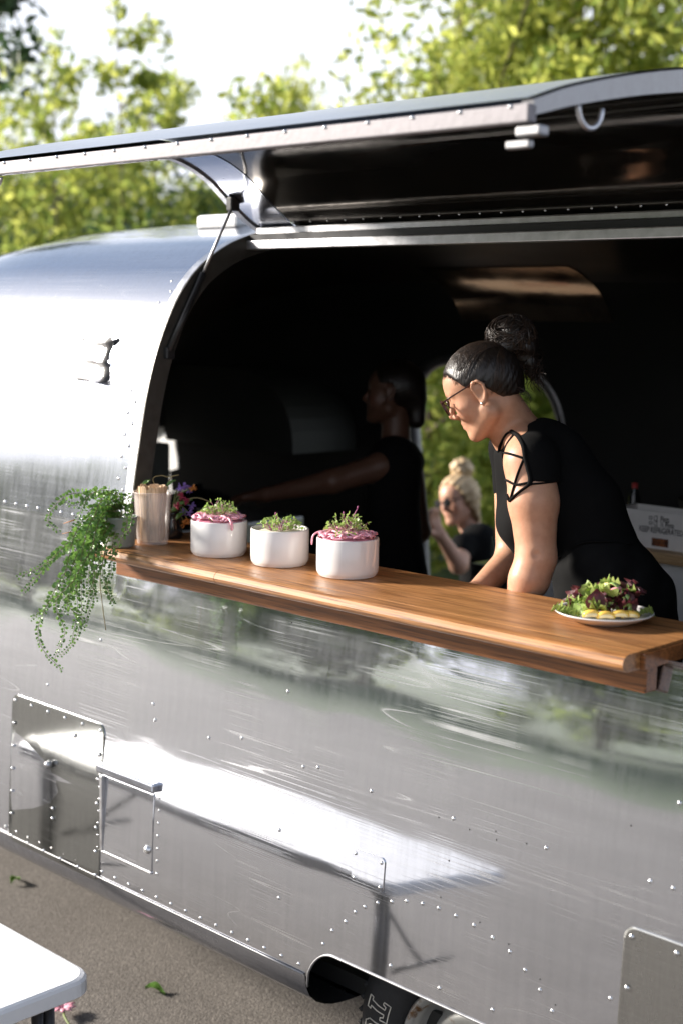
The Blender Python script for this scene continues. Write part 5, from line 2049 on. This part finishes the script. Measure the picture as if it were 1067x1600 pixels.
def hand_parts(wrist, d, palm_n, thumb_side, sc=1.0, curl=0.5):
    """palm and five bent fingers as cones; d = direction of the fingers"""
    d = unit(d)
    n = unit(np.asarray(palm_n) - d * (np.asarray(palm_n) @ d))
    s = np.cross(d, n) * thumb_side
    w = np.asarray(wrist, float)
    out = []
    for k in range(4):
        o_ = (k - 1.5) * 0.018 * sc
        out.append((w + d * 0.01, w + d * 0.085 * sc - s * o_, 0.016 * sc, 0.011 * sc))
        L = [0.072, 0.080, 0.074, 0.058][k] * sc
        p0 = w + d * 0.088 * sc - s * o_
        ang = 0.0
        for j, (fl, r0, r1) in enumerate(((0.45, .0088, .0080), (0.32, .0080, .0074), (0.23, .0074, .0062))):
            ang += curl * (0.55 + 0.15 * j)
            p1 = p0 + (d * math.cos(ang) - n * math.sin(ang)) * L * fl
            out.append((p0, p1, r0 * sc, r1 * sc))
            p0 = p1
    t0 = w + d * 0.025 * sc + s * 0.025 * sc
    t1 = t0 + (d * 0.55 + s * 0.75 - n * 0.2) * 0.042 * sc
    t2 = t1 + (d * 0.85 + s * 0.25 - n * 0.35) * 0.034 * sc
    out += [(w + d * 0.012, t0, 0.016 * sc, 0.014 * sc), (t0, t1, 0.0125 * sc, 0.010 * sc), (t1, t2, 0.0100 * sc, 0.008 * sc)]
    return out


def lower_body(root, hipc, fwd, mat, floor_z, width=0.20, shoe=True):
    """trousers and shoes of a standing person (mostly behind the counter)"""
    fwd = unit([fwd[0], fwd[1], 0])
    side = np.array([-fwd[1], fwd[0], 0])
    parts = []
    for s in (-1, 1):
        hp = np.array(hipc) + side * s * width * 0.42
        kn = np.array([hp[0], hp[1], floor_z + (hp[2] - floor_z) * 0.52]) + fwd * 0.03 + side * s * 0.02
        an = np.array([hp[0], hp[1], floor_z + 0.09]) - fwd * 0.02 + side * s * 0.03
        parts += [(hp, kn, 0.105, 0.068), (kn, an, 0.066, 0.048)]
    parts.append((np.array(hipc) + side * width * 0.35, np.array(hipc) - side * width * 0.35, 0.125, 0.125))
    allp = [p[0] for p in parts] + [p[1] for p in parts]
    lo, hi = bbox_of(allp, 0.16)
    body_mesh('trousers', union(parts, 0.03), lo, hi, 0.013, mat, root)
    for s in (-1, 1):
        hp = np.array(hipc) + side * s * (width * 0.42 + 0.03)
        a = np.array([hp[0], hp[1], floor_z + 0.045]) - fwd * 0.05
        b_ = a + fwd * 0.19 - np.array([0, 0, 0.008])
        fn = union([(a, b_, 0.042, 0.036)], 0.01)
        fl = lambda Pn, fn=fn: smax(fn(Pn), floor_z + 0.001 - Pn[..., 2], 0.004)
        lo, hi = bbox_of([a, b_], 0.06)
        body_mesh('shoe', fl, lo, hi, 0.009, M['black_shiny'], root)


def strands(mb, rng, n, start_fn, rad, mi=0):
    for k in range(n):
        pts = start_fn(rng)
        mb.tube(pts, rad * np.maximum(0.15, np.sin(np.linspace(0.12, 2.9, len(pts)))), 4, mi)


FZ = 0.546        # trailer floor
# ---- woman with glasses
DH = 3.47
f_, l_, u_ = frame2((-0.90, -0.43), (-0.43, 0.90), math.radians(17))
near = l_ if (l_ @ FW) < 0 else -l_
ear = P(748.5, 611, DH - 0.075)
HC_ = ear - u_ * 0.109 + f_ * 0.004 - near * 0.076
hfn, hw, hloc = head_fn(HC_, f_, l_, u_, 0.97)
root = thing('person', 'woman in glasses and a black cut-out top bending over the counter', 'person', (P(930, 900, 3.62)[0], P(930, 900, 3.62)[1], FZ))
WD = 3.46
neckA, neckB = hw(-0.028, 0, 0.065), P(822, 690, 3.54)
shN, shF = P(827, 722, 3.37), P(800, 700, 3.66)
elN = P(837, 872, 3.345)
wrN = P(800, 962, 3.36)
elF = P(800, 872, 3.63)
wrF = P(742, 925, 3.50)
skin_parts = [
    (neckA, neckB, 0.047, 0.053), (hw(0.0, 0, 0.05), P(800, 690, 3.52), 0.040, 0.046),
    (neckB, P(848, 742, 3.56), 0.060, 0.075),
    (P(816, 690, 3.45), shN, 0.045, 0.058), (P(812, 682, 3.58), shF, 0.045, 0.05),
    (shN, P(833, 785, 3.35), 0.060, 0.0575), (P(833, 785, 3.35), elN, 0.0575, 0.0455), (elN, P(826, 905, 3.345), 0.0455, 0.047), (P(826, 905, 3.345), wrN, 0.044, 0.026),
    (shF, elF, 0.05, 0.042), (elF, wrF, 0.041, 0.025),
]
skin_parts += hand_parts(wrN, unit(P(770, 1003, 3.36) - wrN), -near, 1, 0.95, 0.4)
skin_parts += hand_parts(wrF, unit(P(705, 942, 3.42) - wrF), np.array([0, 0, 1.0]), 1, 0.95, 0.5)
# torso under the clothes keeps the body in one piece
torso = []
for dd in (3.47, 3.62):
    torso += [(P(838, 715, dd), P(880, 790, dd), 0.085, 0.095), (P(880, 790, dd), P(915, 850, dd), 0.095, 0.098), (P(915, 850, dd), P(948, 912, dd), 0.098, 0.122), (P(868, 715, dd), P(912, 790, dd), 0.080, 0.090), (P(912, 790, dd), P(932, 850, dd), 0.090, 0.095)]
torso_in = [(a_, b_, r0 - 0.012, r1 - 0.012) for a_, b_, r0, r1 in torso]
sk = union(skin_parts + torso_in, 0.018)
full = lambda Pn: smax(smin(hfn(Pn), sk(Pn), 0.012), -sd_sph(Pn, P(837, 867, 3.345 - 0.0535), 0.006), 0.012)
pts = [p for q in skin_parts + torso_in for p in q[:2]] + [hw(0.12, 0, 0), hw(-0.11, 0, .24), hw(0, .1, .1), hw(0, -.1, .1), hw(0.1, 0, 0.24)]
lo, hi = bbox_of(pts, 0.05)
hi = np.maximum(hi, np.array([p for p in [t[1] for t in torso]]).max(0) + 0.14)
o, V, F = body_mesh('body', full, lo, hi, 0.0038, M['skin'], root)
skin_tint(o, V, hloc)


def bvh_of(V, F):
    from mathutils.bvhtree import BVHTree
    return BVHTree.FromPolygons([tuple(v) for v in V], [tuple(int(i) for i in f) for f in F])


skin_bvh = bvh_of(V, F)


def on_body(px, py, off=0.004, bvh=None):
    d = Vector(CAM_R @ np.array([px - 533.5, py - 800, FPX])).normalized()
    h = (bvh or skin_bvh).ray_cast(Vector(CAM_C), d)
    if h[0] is None:
        return None
    return np.array(h[0] - d * off)


# top: same torso grown outward, with the shoulder cut-out left open
top_parts = [(a_, b_, r0, r1) for a_, b_, r0, r1 in torso] + [
    (P(845, 700, 3.50), P(838, 715, 3.60), 0.075, 0.08),
    (P(838, 700, 3.43), shN + near * 0.002, 0.054, 0.064), (P(822, 690, 3.58), shF, 0.05, 0.058),
    (shF, P(802, 760, 3.65), 0.056, 0.054),
    (P(825, 790, 3.47), P(818, 818, 3.455), 0.06, 0.058), (P(818, 790, 3.60), P(812, 818, 3.58), 0.06, 0.060),
    (P(818, 815, 3.50), P(855, 850, 3.50), 0.07, 0.08), (P(802, 712, 3.53), P(815, 790, 3.53), 0.05, 0.062),
]
hips = []
for dd in (3.47, 3.64):
    hips += [(P(930, 880, dd), P(962, 945, dd), 0.118, 0.135), (P(962, 945, dd), P(985, 1010, dd), 0.135, 0.128)]
tfn0 = union(top_parts, 0.022)
neck_cut = (hw(-0.02, 0, 0.06), P(812, 682, 3.535), 0.058, 0.066)
hemP = P(848, 754, 3.35)
hem_n = unit(RT * 0.02 - UPV)


def pix(Pn):
    q = (Pn - CAM_C) @ CAM_R
    return 533.5 + FPX * q[..., 0] / q[..., 2], 800 + FPX * q[..., 1] / q[..., 2], q[..., 2]


def tfn(Pn):
    d = tfn0(Pn)
    d = smax(d, -sd_cone(Pn, *neck_cut), 0.006)
    # sleeve ends at the hem
    slv_ = smax(sd_cone(Pn, shN + RT * 0.006, P(838, 800, 3.35), 0.0650, 0.0635), (Pn - hemP) @ hem_n, 0.003)
    d = smin(d, slv_, 0.010)
    return d


V, F = surface_nets(tfn, *bbox_of([p for q in top_parts for p in q[:2]], 0.13), 0.0065)
F = np.array(F)
cx_, cy_, cz_ = [np.asarray(a_)[F].mean(1) for a_ in pix(V)]


def inside_poly(x, y, poly):
    r = np.zeros(len(x), bool)
    n_ = len(poly)
    for i in range(n_):
        x1, y1 = poly[i]
        x2, y2 = poly[(i + 1) % n_]
        c_ = ((y1 > y) != (y2 > y)) & (x < (x2 - x1) * (y - y1) / (y2 - y1 + 1e-9) + x1)
        r ^= c_
    return r


CUT = [(798, 675), (808, 682), (816, 697), (819, 714), (823, 730), (827, 748), (825, 757), (810, 768), (796, 782), (784, 768), (777, 745), (775, 722), (779, 698), (788, 680)]
cut = inside_poly(cx_, cy_, CUT) & (cz_ < 3.47)
Fk = F[~cut]
used, inv = np.unique(Fk, return_inverse=True)
top = mesh_obj('black_top', V[used], inv.reshape(-1, 4), M['black_cloth'], root, True)
top['label'] = 'black cap-sleeve top with a strappy cut-out shoulder'
# straps and hem across the open shoulder
top_bvh = bvh_of(V, F)
for path, r in (([(776, 706), (795, 709), (818, 716)], 0.0036), ([(801, 680), (790, 697), (784, 722), (786, 750), (794, 778)], 0.0038), ([(818, 716), (807, 744), (797, 779)], 0.0036),
                ([(780, 744), (792, 751), (806, 757), (826, 754)], 0.0036), ([(795, 783), (809, 770), (827, 757)], 0.0042), ([(823, 757), (845, 755), (872, 752)], 0.003),
                ([(798, 674), (808, 681), (817, 697), (820, 714), (824, 730), (828, 748), (826, 758)], 0.0062), ([(798, 674), (789, 680), (781, 696), (778, 708)], 0.004), ([(779, 706), (776, 735), (786, 765), (795, 781)], 0.005)):
    sp_ = spline([(x, y, 0) for x, y in path], 6)[:, :2]
    pts = [on_body(x, y, 0.002) for x, y in sp_]
    pts = [p for p in pts if p is not None]
    if len(pts) > 2:
        m_ = MB()
        m_.tube(np.array(pts), r, 7, flat=0.8)
        m_.obj('shoulder_strap', M['black_cloth'], top, True)
# apron over the hips
aplo, aphi = bbox_of([p for q in hips for p in q[:2]], 0.16)


def apfn(Pn):
    d = union(hips, 0.03)(Pn)
    ctr = P(950, 900, 3.55)
    q = Pn - ctr
    ang = np.arctan2(q @ FW, q @ RT)
    zz = q @ UPV
    fold = 0.0035 * np.sin(34 * (q @ RT) + 22 * zz) + 0.0025 * np.sin(70 * (q @ RT) - 30 * zz + 1.0)
    return d + fold * np.clip(1 - zz / 0.15, 0, 1)


body_mesh('apron', apfn, aplo, aphi, 0.008, M['apron'], root)
tie = [on_body(x, y, 0.004, bvh_of(*surface_nets(apfn, aplo, aphi, 0.02))) for x, y in ((872, 872), (905, 850), (940, 846), (985, 850))]
tie = [p for p in tie if p is not None]
if len(tie) > 2:
    MB().tube(spline(tie, 6), 0.007, 6, flat=0.5).obj('apron_tie', M['black_cloth'], root, True)
lower_body(root, P(975, 985, 3.57), unit([f_[0], f_[1], 0]), M['black_cloth'], FZ, 0.22)
# hair: slicked back cap, curly bun
HB = np.stack([f_, l_, u_], 1)


def cap_fn(Pn):
    q = hloc(Pn)
    qa = q.copy()
    qa[..., 1] = np.abs(qa[..., 1])
    d = sd_ell(qa, (-0.010, 0, 0.142), (0.1005, 0.0785, 0.0905))
    d = smin(d, sd_ell(qa, (0.0335, 0, 0.1485), (0.0490, 0.0665, 0.0530)), 0.02)
    d = smin(d, sd_cone(qa, (-0.060, 0.0, 0.10), (-0.062, 0.0, 0.062), 0.040, 0.030), 0.03)
    # front hairline (behind it is hair), and the nape
    fl = q[..., 0] - 0.069 + 0.26 * np.abs(qa[..., 1]) - 0.55 * (q[..., 2] - 0.18)
    low = 0.132 + 0.55 * np.minimum(q[..., 0] - 0.01, 0) * 1.0 + 0.25 * np.maximum(q[..., 0] - 0.02, 0) - q[..., 2]
    low = np.where(q[..., 0] < -0.015, 0.070 + 0.2 * (q[..., 0] + 0.06) - q[..., 2] + 0.042 * np.clip((q[..., 0] + 0.045) / 0.03, 0, 1), low)
    d = smax(d, fl, 0.006)
    d = smax(d, low, 0.006)
    st = 0.0005 * np.sin(420 * (q[..., 2] * 0.75 + q[..., 0] * 0.3 + 0.6 * np.abs(qa[..., 1])))
    return d + st


hl, hh = bbox_of([hw(a_, b_, c_) for a_ in (-.12, .11) for b_ in (-.1, .1) for c_ in (0.02, .25)], 0.0)
body_mesh('hair', cap_fn, hl, hh, 0.0032, M['hair_dark'], root)
bunc = P(798, 527, DH + 0.005)
bun = union([lambda Pn: sd_ell(Pn @ np.stack([RT, UPV, FW], 1), bunc @ np.stack([RT, UPV, FW], 1), (0.058, 0.050, 0.055)), (P(785, 548, DH), P(800, 520, DH), 0.038, 0.03), (P(815, 540, DH), P(833, 580, DH + .01), 0.035, 0.016)], 0.02)
bfn = lambda Pn: bun(Pn) + 0.005 * np.sin(90 * Pn[..., 0] + 60 * Pn[..., 2]) * np.sin(80 * Pn[..., 2] - 50 * Pn[..., 1])
body_mesh('hair_bun', bfn, *bbox_of([bunc, P(833, 580, DH)], 0.11), 0.005, M['hair_dark'], root)
rg = np.random.default_rng(4)


def curl(rng):
    a = unit(rng.normal(size=3))
    c0 = bunc + (RT * a[0] * 0.054 + UPV * a[1] * 0.046 + FW * a[2] * 0.051)
    ax = unit(np.cross(a, rng.normal(size=3)))
    t2 = np.cross(a, ax)
    R_ = 0.022 + 0.040 * rng.random()
    n_ = 12
    ph = rng.random() * 6
    sweep = 1.2 + 1.6 * rng.random()
    out = []
    lift = 1.0 + 0.07 * rng.random()
    for i in range(n_):
        q = c0 + ax * (R_ * math.cos(ph + sweep * i / n_)) + t2 * (R_ * math.sin(ph + sweep * i / n_)) - bunc
        e = np.array([q @ RT / 0.060, q @ UPV / 0.052, q @ FW / 0.057])
        e = e / np.linalg.norm(e) * (lift + 0.03 * math.sin(i * 0.9 + ph))
        out.append(bunc + RT * e[0] * 0.060 + UPV * e[1] * 0.052 + FW * e[2] * 0.057)
    return np.array(out)


m_ = MB()
strands(m_, rg, 330, curl, 0.0022)


def wisp(rng):
    s0 = P(815 + rng.uniform(-14, 22), 545 + rng.uniform(-14, 28), DH + rng.uniform(-.03, .03))
    e = P(828 + rng.uniform(-8, 28), 590 + rng.uniform(-15, 28), DH + rng.uniform(-.04, .04))
    r_, ph = 0.006 + 0.006 * rng.random(), rng.random() * 6
    return np.array([s0 + (e - s0) * t + RT * r_ * math.sin(9 * t + ph) + FW * r_ * math.cos(9 * t + ph) for t in np.linspace(0, 1, 14)])


strands(m_, rg, 60, wisp, 0.0011)


def baby(rng):
    s0 = hw(-0.085 + 0.02 * rng.random(), rng.uniform(-0.03, 0.04), 0.07 + 0.03 * rng.random())
    r_, ph = 0.006 + 0.008 * rng.random(), rng.random() * 6
    e = s0 - u_ * (0.03 + 0.03 * rng.random()) - f_ * 0.022
    return np.array([s0 + (e - s0) * t + RT * r_ * t * math.sin(12 * t + ph) + UPV * r_ * t * math.cos(12 * t + ph) for t in np.linspace(0, 1, 14)])


strands(m_, rg, 12, baby, 0.0006)


def slick(rng):
    side = rng.uniform(-0.072, 0.072)
    t0 = abs(side) / 0.072
    if rng.random() < 0.75:
        st_ = np.array([0.078 - 0.055 * t0 ** 2 + 0.004 * rng.normal(), side, 0.186 - 0.048 * t0 ** 1.5 + 0.003 * rng.normal()])
    else:
        st_ = np.array([-0.02 - 0.045 * rng.random(), math.copysign(0.075, side), 0.082 + 0.01 * rng.random()])
    en = np.array([-0.085, side * 0.25, 0.185])
    st_ = st_ + (en - st_) * rng.random() * 0.10
    c0 = np.array([-0.010, 0, 0.142])
    out = []
    for t in np.linspace(0, 1, 10):
        q = st_ + (en - st_) * t + np.array([0, 0, 0.02 * math.sin(math.pi * t)])
        d = (q - c0)
        k = math.sqrt((d[0] / 0.1012) ** 2 + (d[1] / 0.0792) ** 2 + (d[2] / 0.0912) ** 2)
        q1_ = c0 + d / k
        d2 = q - np.array([0.0335, 0, 0.1485])
        k2 = math.sqrt((d2[0] / 0.0492) ** 2 + (d2[1] / 0.0632) ** 2 + (d2[2] / 0.0532) ** 2)
        q2_ = np.array([0.0335, 0, 0.1485]) + d2 / k2
        q = q2_ if q2_[0] > max(q1_[0], 0.03) else q1_
        out.append(hw(*q))
    return np.array(out)


strands(m_, rg, 320, slick, 0.0011)
tag(m_.obj('hair_strands', M['hair_curl'], root, True), kind='stuff')
# glasses
gl = thing('glasses', None, None, hw(0.09, 0, 0.115))
gl.parent = root
gl.location = np.array(hw(0.09, 0, 0.115)) - np.array(root.location)
for s in (-1, 1):
    ring = []
    for t in np.linspace(0, 2 * math.pi, 28, endpoint=False):
        cx = 0.0245 * math.copysign(abs(math.cos(t)) ** 0.8, math.cos(t))
        cz = 0.020 * math.copysign(abs(math.sin(t)) ** 0.8, math.sin(t))
        ring.append(hw(0.1045 - 0.12 * abs(cx * s + 0.034 * s) + 0.28 * cz * 0.4, s * 0.034 + cx, 0.113 + cz))
    MB().tube(ring, 0.0027, 6, closed=True).obj('lens_rim', M['glass_frame'], gl, True)
    cen = np.mean(ring, 0)
    Vl = [cen] + [cen + (np.array(r) - cen) * 0.95 for r in ring]
    mesh_obj('lens', Vl, [(0, 1 + k, 1 + (k + 1) % 28) for k in range(28)], M['lens'], gl, True)
    MB().tube([hw(0.099, s * 0.060, 0.126), hw(0.07, s * 0.073, 0.130), hw(0.0, s * 0.081, 0.137), hw(-0.028, s * 0.080, 0.128)], [0.0036, 0.0032, 0.0026, 0.0026], 6, flat=0.6).obj('temple', M['glass_frame'], gl, True)
MB().tube([hw(0.1015, -0.010, 0.118), hw(0.104, 0, 0.1205), hw(0.1015, 0.010, 0.118)], 0.0022, 6).obj('bridge', M['glass_frame'], gl, True)
s_ = 1 if (l_ @ FW) < 0 else -1
V, F = dome(hw(0.003, s_ * 0.0855, 0.082), 0.0035, near)
MB().add(V, F).obj('earring', M['rivet'], root, True)
nk = [hw(-0.062, 0.03 * s_, 0.03)]

# ---- second cook, deep in the shade, reaching to the left
D2 = 5.15
f2, l2, u2 = frame2((-0.98, 0.12), (0.10, 0.99), math.radians(10))
n2 = l2 if (l2 @ FW) < 0 else -l2
HC2 = P(598, 664, D2) - f2 * 0.02
h2fn, h2w, h2loc = head_fn(HC2, f2, l2, u2, 1.0)
r2 = thing('person', 'cook in a black sleeveless top deep in the shade, arm stretched out left', 'person', (P(620, 880, D2)[0], P(620, 880, D2)[1], FZ))
s2 = P(597, 728, D2 - 0.12)
e2 = P(520, 752, D2 - 0.16)
w2 = P(420, 772, D2 - 0.10)
fs2 = P(640, 720, D2 + 0.20)
fe2 = P(655, 830, D2 + 0.22)
tor2 = []
for dd in (D2 - 0.07, D2 + 0.10):
    tor2 += [(P(615, 725, dd), P(612, 820, dd), 0.10, 0.095), (P(612, 820, dd), P(618, 900, dd), 0.095, 0.115)]
sk2 = union([(h2w(-0.02, 0, 0.06), P(618, 705, D2), 0.05, 0.056), (s2, e2, 0.05, 0.042), (e2, w2, 0.042, 0.026), (P(618, 705, D2), s2, 0.055, 0.05), (fs2, fe2, 0.048, 0.04), (fe2, P(610, 880, D2 + 0.15), 0.04, 0.027), (P(618, 705, D2), fs2, 0.055, 0.05)]
            + [(a_, b_, q0 - 0.012, q1 - 0.012) for a_, b_, q0, q1 in tor2] + hand_parts(w2, unit(P(378, 778, D2 - 0.06) - w2), UPV, 1, 1.0, 0.3), 0.02)
f2fn = lambda Pn: smin(h2fn(Pn), sk2(Pn), 0.012)
lo, hi = bbox_of([h2w(.12, 0, 0), h2w(-.11, 0, .24), h2w(0, .1, .1), h2w(0, -.1, .1), s2, e2, w2, P(340, 778, D2 - 0.05), fs2, fe2] + [q[0] for q in tor2] + [q[1] for q in tor2], 0.12)
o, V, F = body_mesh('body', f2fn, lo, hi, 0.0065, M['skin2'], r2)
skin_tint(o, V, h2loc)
t2fn = union(tor2 + [(P(618, 712, D2 - .02), P(604, 726, D2 - 0.10), 0.066, 0.056), (P(622, 712, D2 + .04), P(640, 722, D2 + 0.18), 0.066, 0.056)], 0.03)
body_mesh('black_top', t2fn, *bbox_of([q[0] for q in tor2] + [q[1] for q in tor2], 0.2), 0.009, M['black_cloth'], r2)
lower_body(r2, P(620, 960, D2 + 0.02), unit([f2[0], f2[1], 0]), M['black_cloth'], FZ, 0.22)


def hair2(Pn):
    q = h2loc(Pn)
    qa = np.abs(q)
    d = sd_ell(np.stack([q[..., 0], qa[..., 1], q[..., 2]], -1), (-0.014, 0, 0.148), (0.106, 0.086, 0.096))
    d = smin(d, sd_cone(q, (-0.085, 0, 0.10), (-0.10, 0, 0.03), 0.04, 0.03), 0.03)
    fl = q[..., 0] - 0.06 - 0.5 * (q[..., 2] - 0.18)
    low = np.where(q[..., 0] > -0.01, 0.145 - q[..., 2], -1)
    return smax(smax(d, fl, 0.006), low, 0.006) + 0.0007 * np.sin(420 * q[..., 2] + 190 * q[..., 0])


body_mesh('hair', hair2, *bbox_of([h2w(a_, b_, c_) for a_ in (-.15, .12) for b_ in (-.12, .12) for c_ in (-.03, .27)], 0), 0.005, M['hair_dark'], r2)

# ---- blonde woman outside the far doorway
D3 = 7.0
f3, l3, u3 = frame2((-0.80, -0.10), (-0.05, 1.0), math.radians(-38))
n3 = l3 if (l3 @ FW) < 0 else -l3
HC3 = P(716, 820, D3) - f3 * 0.015
h3fn, h3w, h3loc = head_fn(HC3, f3, l3, u3, 1.02)
r3 = thing('person', 'blonde person in sunglasses and a black top seen outside through the doorway', 'person', (P(745, 894, D3)[0], P(745, 894, D3)[1], GZ))
tor3 = []
for dd in (D3 - 0.08, D3 + 0.08):
    tor3 += [(P(748, 849, dd), P(750, 944, dd), 0.10, 0.10), (P(750, 944, dd), P(750, 999, dd), 0.10, 0.12)]
s3 = P(722, 852, D3 - 0.17)
e3 = P(716, 882, D3 - 0.28)
sk3 = union([(h3w(-0.02, 0, 0.06), P(742, 842, D3), 0.05, 0.056), (P(742, 842, D3), s3, 0.055, 0.052), (s3, e3, 0.05, 0.045), (e3, P(690, 840, D3 - 0.33), 0.043, 0.028),
             (P(745, 842, D3), P(780, 852, D3 + 0.12), 0.055, 0.05), (P(780, 852, D3 + 0.12), P(790, 934, D3 + 0.12), 0.05, 0.04), (P(790, 934, D3 + .12), P(765, 999, D3), 0.04, 0.028)]
            + [(a_, b_, q0 - 0.012, q1 - 0.012) for a_, b_, q0, q1 in tor3] + hand_parts(P(690, 840, D3 - 0.33), unit(P(680, 820, D3 - 0.33) - P(690, 840, D3 - 0.33)), -n3, 1, 0.95, 0.6), 0.02)
f3fn = lambda Pn: smin(h3fn(Pn), sk3(Pn), 0.012)
lo, hi = bbox_of([h3w(.12, 0, 0), h3w(-.11, 0, .24), h3w(0, .1, .1), h3w(0, -.1, .1), s3, e3, P(668, 814, D3 - .33), P(790, 934, D3 + .12)] + [q[0] for q in tor3] + [q[1] for q in tor3], 0.13)
o, V, F = body_mesh('body', f3fn, lo, hi, 0.0075, M['skin3'], r3)
skin_tint(o, V, h3loc)
body_mesh('black_top', union(tor3 + [(P(746, 846, D3 - .02), P(728, 856, D3 - 0.14), 0.066, 0.062), (P(750, 846, D3 + .04), P(776, 856, D3 + 0.10), 0.066, 0.06), (s3, e3 * 0.4 + s3 * 0.6, 0.058, 0.054)], 0.03), *bbox_of([q[0] for q in tor3] + [q[1] for q in tor3] + [e3], 0.2), 0.011, M['black_cloth'], r3)
lower_body(r3, P(750, 1024, D3), unit([f3[0], f3[1], 0]), M['black_cloth'], GZ, 0.22)


def hair3(Pn):
    q = h3loc(Pn)
    q1 = np.abs(q[..., 1])
    d = sd_ell(np.stack([q[..., 0], q1, q[..., 2]], -1), (-0.014, 0, 0.150), (0.108, 0.092, 0.098))
    d = smin(d, sd_cone(np.stack([q[..., 0], q1, q[..., 2]], -1), (-0.03, 0.075, 0.13), (-0.02, 0.08, 0.02), 0.035, 0.026), 0.03)
    d = smin(d, sd_cone(q, (-0.07, 0, 0.12), (-0.08, 0, 0.0), 0.05, 0.04), 0.03)
    fl = q[..., 0] - 0.055 - 0.5 * (q[..., 2] - 0.18)
    d = smax(d, fl, 0.008)
    return d + 0.004 * np.sin(140 * q[..., 2] + 80 * q[..., 0]) * np.sin(100 * q[..., 1])


body_mesh('hair', hair3, *bbox_of([h3w(a_, b_, c_) for a_ in (-.17, .12) for b_ in (-.14, .14) for c_ in (-.06, .28)], 0), 0.006, M['hair_blonde'], r3)
b3 = h3w(-0.05, 0, 0.265)
body_mesh('hair_bun', lambda Pn: sd_sph(Pn, b3, 0.058) + 0.006 * np.sin(120 * Pn[..., 0]) * np.sin(110 * Pn[..., 2] + 60 * Pn[..., 1]), *bbox_of([b3], 0.09), 0.006, M['hair_blonde'], r3)
g3 = MB()
for s in (-1, 1):
    ring = [h3w(0.106 - 0.1 * abs(s * 0.034 + 0.026 * math.cos(t)), s * 0.034 + 0.026 * math.cos(t), 0.113 + 0.021 * math.sin(t)) for t in np.linspace(0, 2 * math.pi, 16, endpoint=False)]
    cen = np.mean(ring, 0)
    g3.add([cen + f3 * 0.004] + ring, [(0, 1 + k, 1 + (k + 1) % 16) for k in range(16)])
    g3.tube([h3w(0.098, s * 0.060, 0.122), h3w(0.0, s * 0.086, 0.130)], 0.0025, 5)
g3.tube([h3w(0.104, -0.012, 0.118), h3w(0.104, 0.012, 0.118)], 0.003, 5)
g3.obj('sunglasses', M['black_shiny'], r3, True)
